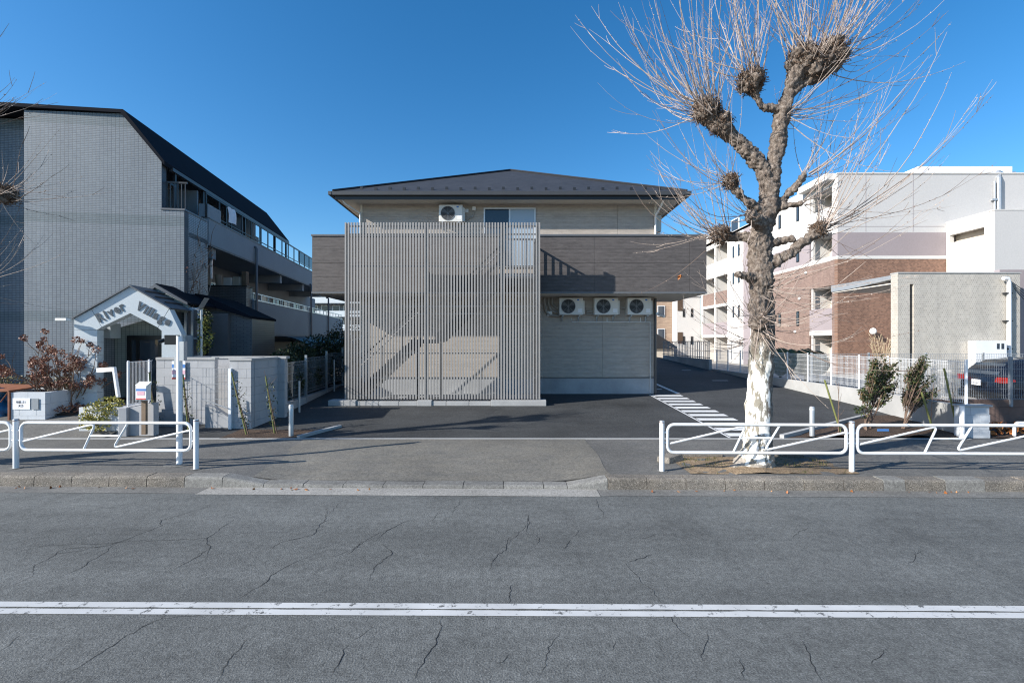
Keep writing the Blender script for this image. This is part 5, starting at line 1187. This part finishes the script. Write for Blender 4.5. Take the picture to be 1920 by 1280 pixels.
# tree pit
g = MB()
for i in range(20):
    for j in range(8):
        x0, y0 = 2.75+.13*i, 7.0+.13*j; zf = lambda x, y: .157+.03*mnoise.noise(Vector((x*4, y*4, 3)))+.05*max(0, 1-math.hypot(x-3.95, y-7.5)/.7)
        g.face(*[(x, y, zf(x, y)) for x, y in ((x0, y0), (x0+.13, y0), (x0+.13, y0+.13), (x0, y0+.13))])
struct(g.build('tree_pit', 'verge', smooth=True), 'bare brown soil square round the plane tree')
mb = MB()
for i in range(900):
    a, b = rnd.uniform(2.8, 5.2), rnd.uniform(7.02, 7.95)
    if math.hypot(a-3.95, b-7.5) < .3 or mnoise.noise(Vector((a*3, b*3, 9))) < .02: continue
    h = rnd.uniform(.015, .055); d = rv(.03); mb.add([(a-.006, b, .15), (a+.006, b, .15), (a+d.x, b+d.y, .16+h)], [(0, 1, 2)])
tag(mb.build('grass', 'grass', None), 'thin grass and weeds in the soil round the tree trunk', 'grass', None, 'stuff')
eb_ = thing('pit_edging', 'brown worn concrete edging blocks round the tree pit, one broken', 'edging', (2.7, 8.0, .15))
for x0, x1, y0, y1, rz in ((2.75, 3.72, 8.02, 8.14, 0), (4.2, 5.15, 8.02, 8.14, 0)): MB().box(x0, x1, y0, y1, .08, .20).build('edging_block', 'kerb', eb_, bevel=.01)
MB().add([(2.45, 7.72, .15), (2.62, 7.58, .15), (2.95, 7.78, .15), (2.76, 7.92, .15), (2.47, 7.74, .24), (2.63, 7.62, .24), (2.92, 7.80, .27), (2.76, 7.90, .27)], [(0,3,2,1),(4,5,6,7),(0,1,5,4),(1,2,6,5),(2,3,7,6),(3,0,4,7)]).build('edging_block', 'kerb', eb_, bevel=.012)
# right planting bed
g = MB(); pts = [(5.75, 9.62), (9.6, 9.62), (9.62, 10.2), (9.95, 12.3), (9.4, 11.8)]
N_ = 14
for i in range(N_):
    for j in range(8):
        def bp(u, v):
            x0 = 5.75+(9.35-5.75)*v; y1 = 9.56+2.26*v; x = x0+(9.66+.3*v-x0)*u; z = max(lotz(y1), .15)+.02+.06*mnoise.noise(Vector((x*2.4, y1*2.4, 0)))+.04*math.sin(u*3.14)
            return (x, y1, z)
        g.face(bp(i/N_, j/8), bp((i+1)/N_, j/8), bp((i+1)/N_, (j+1)/8), bp(i/N_, (j+1)/8))
struct(g.build('planting_bed', 'soil', smooth=True), 'dark mulch in the triangular bed right of the driveway')
MB_ = MB(); MB_.bar((5.68, 9.58, .17), (9.42, 11.9, .27), .09, .12); struct(MB_.build('bed_edging', 'concrete'), 'slanting pale edging of the right planting bed')
def leafy_shrub(lab, base, stems, clusters, n, size, m='leaf', name='shrub', cat='shrub', asp=.42, group=None, nm='foliage', sm='stem', rad=.014):
    r = thing(name, lab, cat, base, 0, group); b = Vector(base)
    for s_ in stems:
        e = Vector(s_); mid = b.lerp(e, .5)+rv(.06); MB().tube([b+rv(.04)*Vector((1, 1, 0)).length, mid, e], [rad, rad*.8, rad*.4], 6).build('stem', sm, r)
    foliage(nm, m, r, clusters, n, size, asp); return r
def cl(px, py, Y, r, sq=1.): return (at(px, py, Y), r, sq)
def branchy_shrub(lab, base, crown, n_tw, per, size, asp, m='leaf', group=None):
    r = thing('shrub', lab, 'shrub', base, 0, group); b = Vector(base); lf = MB(); tw = MB()
    for k in range(5):
        e = b.lerp(crown[0][0], .75)+rv(.22); MB().tube([b+Vector((rnd.uniform(-.08, .08), rnd.uniform(-.05, .05), 0)), b.lerp(e, .5)+rv(.05), e], [.017, .013, .008], 6).build('stem', 'stem', r)
    for k in range(n_tw):
        c, rad, sq = crown[rnd.randrange(len(crown))]; v = rv(); tip = Vector(c)+Vector((v.x*rad*1.1, v.y*rad, v.z*rad*sq*1.15))
        st_ = Vector((b.x+(tip.x-b.x)*.35, b.y+(tip.y-b.y)*.35, b.z+(tip.z-b.z)*rnd.uniform(.45, .8))); d = (tip-st_)
        pts = [st_.lerp(tip, t)+rv(.02)+Vector((0, 0, .05*math.sin(3.1*t))) for t in (0, .35, .7, 1)]; tw.tube(pts, [.006, .005, .004, .002], 4)
        for j in range(per):
            t = rnd.uniform(.35, 1.03); p = st_.lerp(tip, t)+rv(.035); leaf_quad(lf, p, size*rnd.uniform(.6, 1.25), asp)
    lf.build('foliage', m, r); o = tw.build('twig', 'stem', r); o['kind'] = 'stuff'; return r
branchy_shrub('dark glossy-leaved bushy shrub, the left of two tall ones in the right bed', (8.05, 10.35, .2), [cl(1652, 705, 10.4, .26), cl(1662, 688, 10.4, .24), cl(1640, 695, 10.3, .20), cl(1676, 690, 10.4, .16), cl(1652, 735, 10.4, .24), cl(1625, 730, 10.3, .16), cl(1668, 722, 10.5, .18), cl(1640, 678, 10.4, .10)], 170, 17, .078, .42)
branchy_shrub('upright glossy shrub with lanceolate leaves, the right of two tall ones in the right bed', (8.85, 10.3, .2), [cl(1722, 708, 10.4, .22), cl(1731, 684, 10.4, .14), cl(1710, 690, 10.3, .14), cl(1738, 712, 10.4, .18), cl(1722, 737, 10.4, .22), cl(1746, 735, 10.4, .14), cl(1706, 738, 10.5, .16), cl(1734, 671, 10.4, .07)], 150, 15, .088, .32)
leafy_shrub('small light green shrub low in the front left of the right bed', (7.85, 10.1, .2), [at(1618, 770, 10.2), at(1625, 760, 10.2)], [cl(1618, 775, 10.2, .13), cl(1610, 768, 10.2, .1), cl(1625, 762, 10.2, .1)], 130, .07)
for px0, py0, px1, py1, lab in ((1578, 800, 1546, 712, 'green bamboo stake leaning left beside a bare sapling by the tree'), (1797, 800, 1770, 690, 'green bamboo stake leaning in front of the pale wall by the fence end'), (1752, 800, 1728, 735, 'green bamboo stake half hidden by the upright glossy shrub')):
    s_ = MB(); a, b = at(px0, py0, 9.95), at(px1, py1, 10.0); a.z = .15; s_.tube([a, a.lerp(b, .5), b], .019, 8)
    for t in (.25, .5, .75): q = a.lerp(b, t); s_.tube([q-(b-a)*.004, q+(b-a)*.004], .023, 8)
    tag(s_.build('bamboo_stake', 'bamboo', None, smooth=True), lab, 'stake', 'bamboo stakes in the planting beds')
    e = thing('sapling', {1578: 'thin bare sapling tied to the stake left in the right bed', 1797: 'thin bare sapling by the stake near the fence end', 1752: 'thin bare sapling behind the upright glossy shrub'}[px0], 'sapling', (a.x-.06, a.y, .15))
    MB().tube(twig_path(e.location, (-.05, 0, 1), 1.15, 6, .0, .08), [.012, .011, .010, .008, .006, .005, .003], 6).build('stem', 'stem', e)
    for k in range(5): MB().tube(twig_path(Vector(e.location)+Vector((-.01, 0, .4+.14*k)), rv()+Vector((0, 0, .5)), .25, 4), [.005, .004, .004, .003, .002], 4).build('twig', 'stem', e)
tag_ = MB().box(7.95, 8.2, 9.9, 9.905, .24, .29); tag(tag_.build('plant_label', 'poster_blue', None), 'small blue plant tag lying in the right bed', 'plant tag')
mb = MB()
for i in range(420): leaf_quad(mb, Vector((rnd.uniform(10.15, 13.5), rnd.uniform(9.75, 10.7), rnd.uniform(.17, .34))), rnd.uniform(.08, .15), .7)
tag(mb.build('fallen_leaves', 'litter', None), 'orange fallen leaves below the dark block wall at the right edge', 'leaves', None, 'stuff')
g = MB(); g.face((9.9, 9.6, .16), (20, 9.6, .16), (20, 11.2, .18), (9.9, 11.2, .18)); struct(g.build('planting_bed', 'soil'), 'leaf-covered soil at the right edge')
mb = MB()
for i in range(46):
    x = rnd.choice((rnd.uniform(2, 9), rnd.uniform(-8, -2))); leaf_quad(mb, Vector((x, yk(x)-rnd.uniform(.02, .12), .015)), rnd.uniform(.03, .07), .6, Vector((rnd.uniform(-.3, .3), rnd.uniform(-.3, .3), 1)))
tag(mb.build('fallen_leaves', 'litter', None), 'scattered dry leaves lying in the gutter', 'leaves', None, 'stuff')
q = at(1274, 519, 7.2); mb = MB()
for k in range(3): leaf_quad(mb, q+rv(.01), .11, .5)
tag(mb.build('dry_leaf', 'litter', None), 'single orange dry leaf hanging on a twig before the dark band', 'leaf')
# round clipped bushes behind the right fence
for k, (px, py, r) in enumerate(((1463, 668, .55), (1486, 670, .52), (1510, 669, .55), (1533, 671, .50))):
    Y = 19.5; p = at(px, py, Y); r_ = thing('clipped_bush', ['dark round clipped bush behind the fence, nearest to the plane trunk', 'dark round clipped bush behind the fence, second from the plane trunk', 'dark round clipped bush behind the fence, third from the plane trunk', 'dark round clipped bush behind the fence, farthest right of the row'][k], 'bush', (p.x, Y, .3), 0, 'round clipped bushes behind the white fence')
    foliage('foliage', 'leaf_dark', r_, [((p.x, Y, p.z-.2), .49*r/.55, 1.2)], 2600, .05); MB().tube([(p.x, Y, .3), (p.x, Y, p.z)], .05, 6).build('stem', 'stem', r_); MB().blob((p.x, Y, p.z-.22), .46*r/.55, (1, 1, 1.25), 3, .2).build('inner_foliage', 'leaf_dark', r_)
pg = thing('plume_grass', 'tall dry pampas plumes against the brown brick wall', 'grass clump', (17.3, 21, .3))
for k in range(80):
    a = at(rnd.uniform(1642, 1674), 668, 21); a.z = .5; b = at(rnd.uniform(1632, 1684), rnd.uniform(632, 668), 21); d = (b-a).normalized()
    MB().tube([a, a.lerp(b, .6)+rv(.03), b, b+d*.12+rv(.05), b+d*.26+rv(.10)+Vector((0, 0, -.04))], [.007, .006, .010, .016, .004], 4, False).build('plume', 'plume', pg)
# ------------------------------------------------------------------ left planting
hy = thing('dried_hydrangea', 'reddish-brown bare hydrangea bush with dried flower heads beside the porch', 'shrub', (-11.2, 11.35, .5))
tips = []
for k in range(34):
    b = Vector((rnd.uniform(-11.45, -10.75), rnd.uniform(11.1, 11.5), .5)); d = Vector((rnd.gauss(-.15, .55), rnd.uniform(-.5, .2), 1.0)); pts = twig_path(b, d, rnd.uniform(.9, 2.0), 7, .02, .22); 
    MB().tube(pts, [.017, .016, .014, .012, .010, .008, .006, .004], 5).build('stem', 'stem', hy); tips.append(pts[-1])
    for j in range(3):
        q = pts[rnd.randrange(3, 7)]; p2 = twig_path(q, d.normalized()+rv(1.), rnd.uniform(.2, .6), 5, .03, .25); MB().tube(p2, [.009, .008, .007, .006, .005, .003], 4).build('twig', 'stem', hy); tips.append(p2[-1])
big = twig_path((-11.0, 11.2, .5), (-.7, -.1, .9), 1.5, 6, .0, .12); MB().tube(big, [.06, .055, .05, .045, .035, .03, .02], 8).build('stem', 'stem', hy)
for tp in tips:
    if rnd.random() < .75 and tp.z > 1.0:
        r = rnd.uniform(.05, .12); h = MB()
        for i in range(int(60*r/.1)): leaf_quad(h, tp+rv(r), .05, .7)
        h.build('flower_head', 'leaf_dry', hy)
foliage('litter_leaves', 'leaf_dry', hy, [((-11.1, 11.2, .6), .5, .3), ((-10.6, 11.0, .58), .35, .25)], 500, .07)
foliage('low_foliage', 'leaf_olive', hy, [((-11.0, 11.4, 1.0), .45, .9)], 450, .06, .3)
def hedge(lab, x0, x1, y, z0, z1, n, size, m='leaf_olive', dep=.35, name='hedge', cat='hedge'):
    r = thing(name, lab, cat, ((x0+x1)/2, y, z0)); mb = MB()
    for i in range(n):
        x = rnd.uniform(x0, x1); zt = z1+.12*mnoise.noise(Vector((x*2.3, y, 0))); leaf_quad(mb, Vector((x, y+rnd.uniform(-dep, dep), rnd.uniform(z0, zt))), size*rnd.uniform(.6, 1.3), .5)
    mb.build('foliage', m, r)
    for k in range(int((x1-x0)*3)): x = rnd.uniform(x0, x1); MB().tube([(x, y, z0-.2), (x+.05, y, z1-.1)], .01, 5).build('stem', 'stem', r)
    return r
hedge('low olive-brown hedge behind the rubbish enclosure', -16, -11.35, 12.0, .6, 1.28, 3800, .06)
yl = thing('variegated_shrub', 'yellow-green variegated shrub spilling over the pale planter', 'shrub', (-9.15, 10.15, .6))
foliage('foliage', 'leaf_yellow', yl, [cl(190, 768, 10.0, .30, .7), cl(205, 758, 10.1, .26, .7), cl(175, 778, 9.9, .24, .7), cl(185, 795, 9.8, .22, .7), cl(215, 770, 10.0, .2, .7), cl(165, 792, 9.85, .16, .9)], 1500, .06, .55)
MB().tube([(-9.15, 10.15, .45), (-9.1, 10.1, .8)], .015, 6).build('stem', 'stem', yl)
iv = thing('climbing_plant', 'sunlit yellow-green climber on the grey wall right of the porch', 'climber', (-7.9, 12.2, .4))
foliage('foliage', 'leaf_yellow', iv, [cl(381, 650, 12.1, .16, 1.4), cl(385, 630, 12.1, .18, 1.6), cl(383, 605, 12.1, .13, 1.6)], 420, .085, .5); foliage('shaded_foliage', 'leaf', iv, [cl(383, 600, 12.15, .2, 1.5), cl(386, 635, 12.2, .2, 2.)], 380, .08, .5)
MB().tube([at(383, 690, 12.2), at(384, 590, 12.2)], .015, 5).build('stem', 'stem', iv)
MB().tube([(-8.35, 12.4, .5), (-8.35, 12.4, 3.4)], .03, 6)
lp = MB(); q = at(378, 580, 12.0); lp.tube([q-Vector((0, 0, 1.6)), q], .03, 8); lp.add([q+Vector((-.05, -.1, .0)), q+Vector((.14, -.1, .30)), q+Vector((.14, .1, .30)), q+Vector((-.05, .1, 0))], [(0, 1, 2, 3)]); tag(lp.build('angled_lamp', 'galv', None), 'small angled metal lamp on a stem above the yellow climber', 'lamp')
hd = thing('dry_climber', 'brown leafless creeper clinging to the dark tiled side wall', 'climber', (-9.3, 13.9, 2.5))
for k in range(22):
    b = WM[blk.name] @ Vector((.64, rnd.uniform(.1, 1.3), rnd.uniform(2.8, 5.2))); MB().tube(twig_path(b, rv(.4)+Vector((0, 0, 1)), rnd.uniform(.5, 1.2), 6, 0, .3), [.014, .012, .011, .01, .008, .006, .004], 4).build('twig', 'twig' if k % 2 else 'stem', hd)
foliage('dry_leaves', 'leaf_dry', hd, [tuple((WM[blk.name] @ Vector((.66, y, z)), .28, 1.5)) for y, z in ((.2, 4.3), (.6, 3.8), (1.0, 4.8), (1.1, 3.4))], 160, .07)
# saplings on stakes in the left strip
g = MB(); zb = lambda x, y: lotz(y)+.012+.02*mnoise.noise(Vector((x*5, y*5, 0)))
for i in range(14):
    for j in range(5):
        x0, y0 = -6.15+.12*i, 9.56+.155*j; g.face(*[(x, y, zb(x, y)) for x, y in ((x0, y0), (x0+.12, y0), (x0+.12, y0+.155), (x0, y0+.155))])
struct(g.build('planting_bed', 'soil', smooth=True), 'small strip of dark mulch at the left driveway corner'); MB_ = MB(); MB_.bar((-4.5, 9.58, .16), (-4.0, 10.6, .2), .09, .1); struct(MB_.build('bed_edging', 'concrete'), 'pale edging of the left mulch strip')
for bpx, bpy_, tpx, tpy, Y, lab in ((462, 815, 434, 697, 9.9, 'leafy sapling leaning on a green stake before the block wall end'), (515, 812, 498, 705, 10.0, 'sparse sapling on a green stake nearest the left bollard'), (353, 805, 343, 702, 9.95, 'spiky sapling with bare side shoots behind the white pole'), (292, 810, 280, 698, 10.1, 'dark sapling beside the leaflet box')):
    a, b = at(bpx, bpy_, Y), at(tpx, tpy, Y); e = thing('sapling', lab, 'sapling', a, 0, 'young saplings on stakes in the left strip')
    MB().tube([a, a.lerp(b, .5), b], [.018, .017, .016], 8).build('stake', 'bamboo', e); MB().tube([a+Vector((.05, 0, 0)), a.lerp(b, .5)+Vector((.03, -.02, 0)), b+Vector((.02, 0, -.1))], [.012, .010, .005], 6).build('stem', 'stem', e)
    for k in range(10): q = a.lerp(b, rnd.uniform(.2, 1)); MB().tube(twig_path(q, rv()+Vector((0, 0, .4)), rnd.uniform(.12, .3), 3), [.005, .004, .003, .002], 4).build('twig', 'stem', e)
    foliage('foliage', 'leaf', e, [(a.lerp(b, t)+Vector((.04, 0, 0)), .12, 1.) for t in (.2, .35, .5, .65, .8)], 95, .06)
# dark shrubs in the shade along the left edge
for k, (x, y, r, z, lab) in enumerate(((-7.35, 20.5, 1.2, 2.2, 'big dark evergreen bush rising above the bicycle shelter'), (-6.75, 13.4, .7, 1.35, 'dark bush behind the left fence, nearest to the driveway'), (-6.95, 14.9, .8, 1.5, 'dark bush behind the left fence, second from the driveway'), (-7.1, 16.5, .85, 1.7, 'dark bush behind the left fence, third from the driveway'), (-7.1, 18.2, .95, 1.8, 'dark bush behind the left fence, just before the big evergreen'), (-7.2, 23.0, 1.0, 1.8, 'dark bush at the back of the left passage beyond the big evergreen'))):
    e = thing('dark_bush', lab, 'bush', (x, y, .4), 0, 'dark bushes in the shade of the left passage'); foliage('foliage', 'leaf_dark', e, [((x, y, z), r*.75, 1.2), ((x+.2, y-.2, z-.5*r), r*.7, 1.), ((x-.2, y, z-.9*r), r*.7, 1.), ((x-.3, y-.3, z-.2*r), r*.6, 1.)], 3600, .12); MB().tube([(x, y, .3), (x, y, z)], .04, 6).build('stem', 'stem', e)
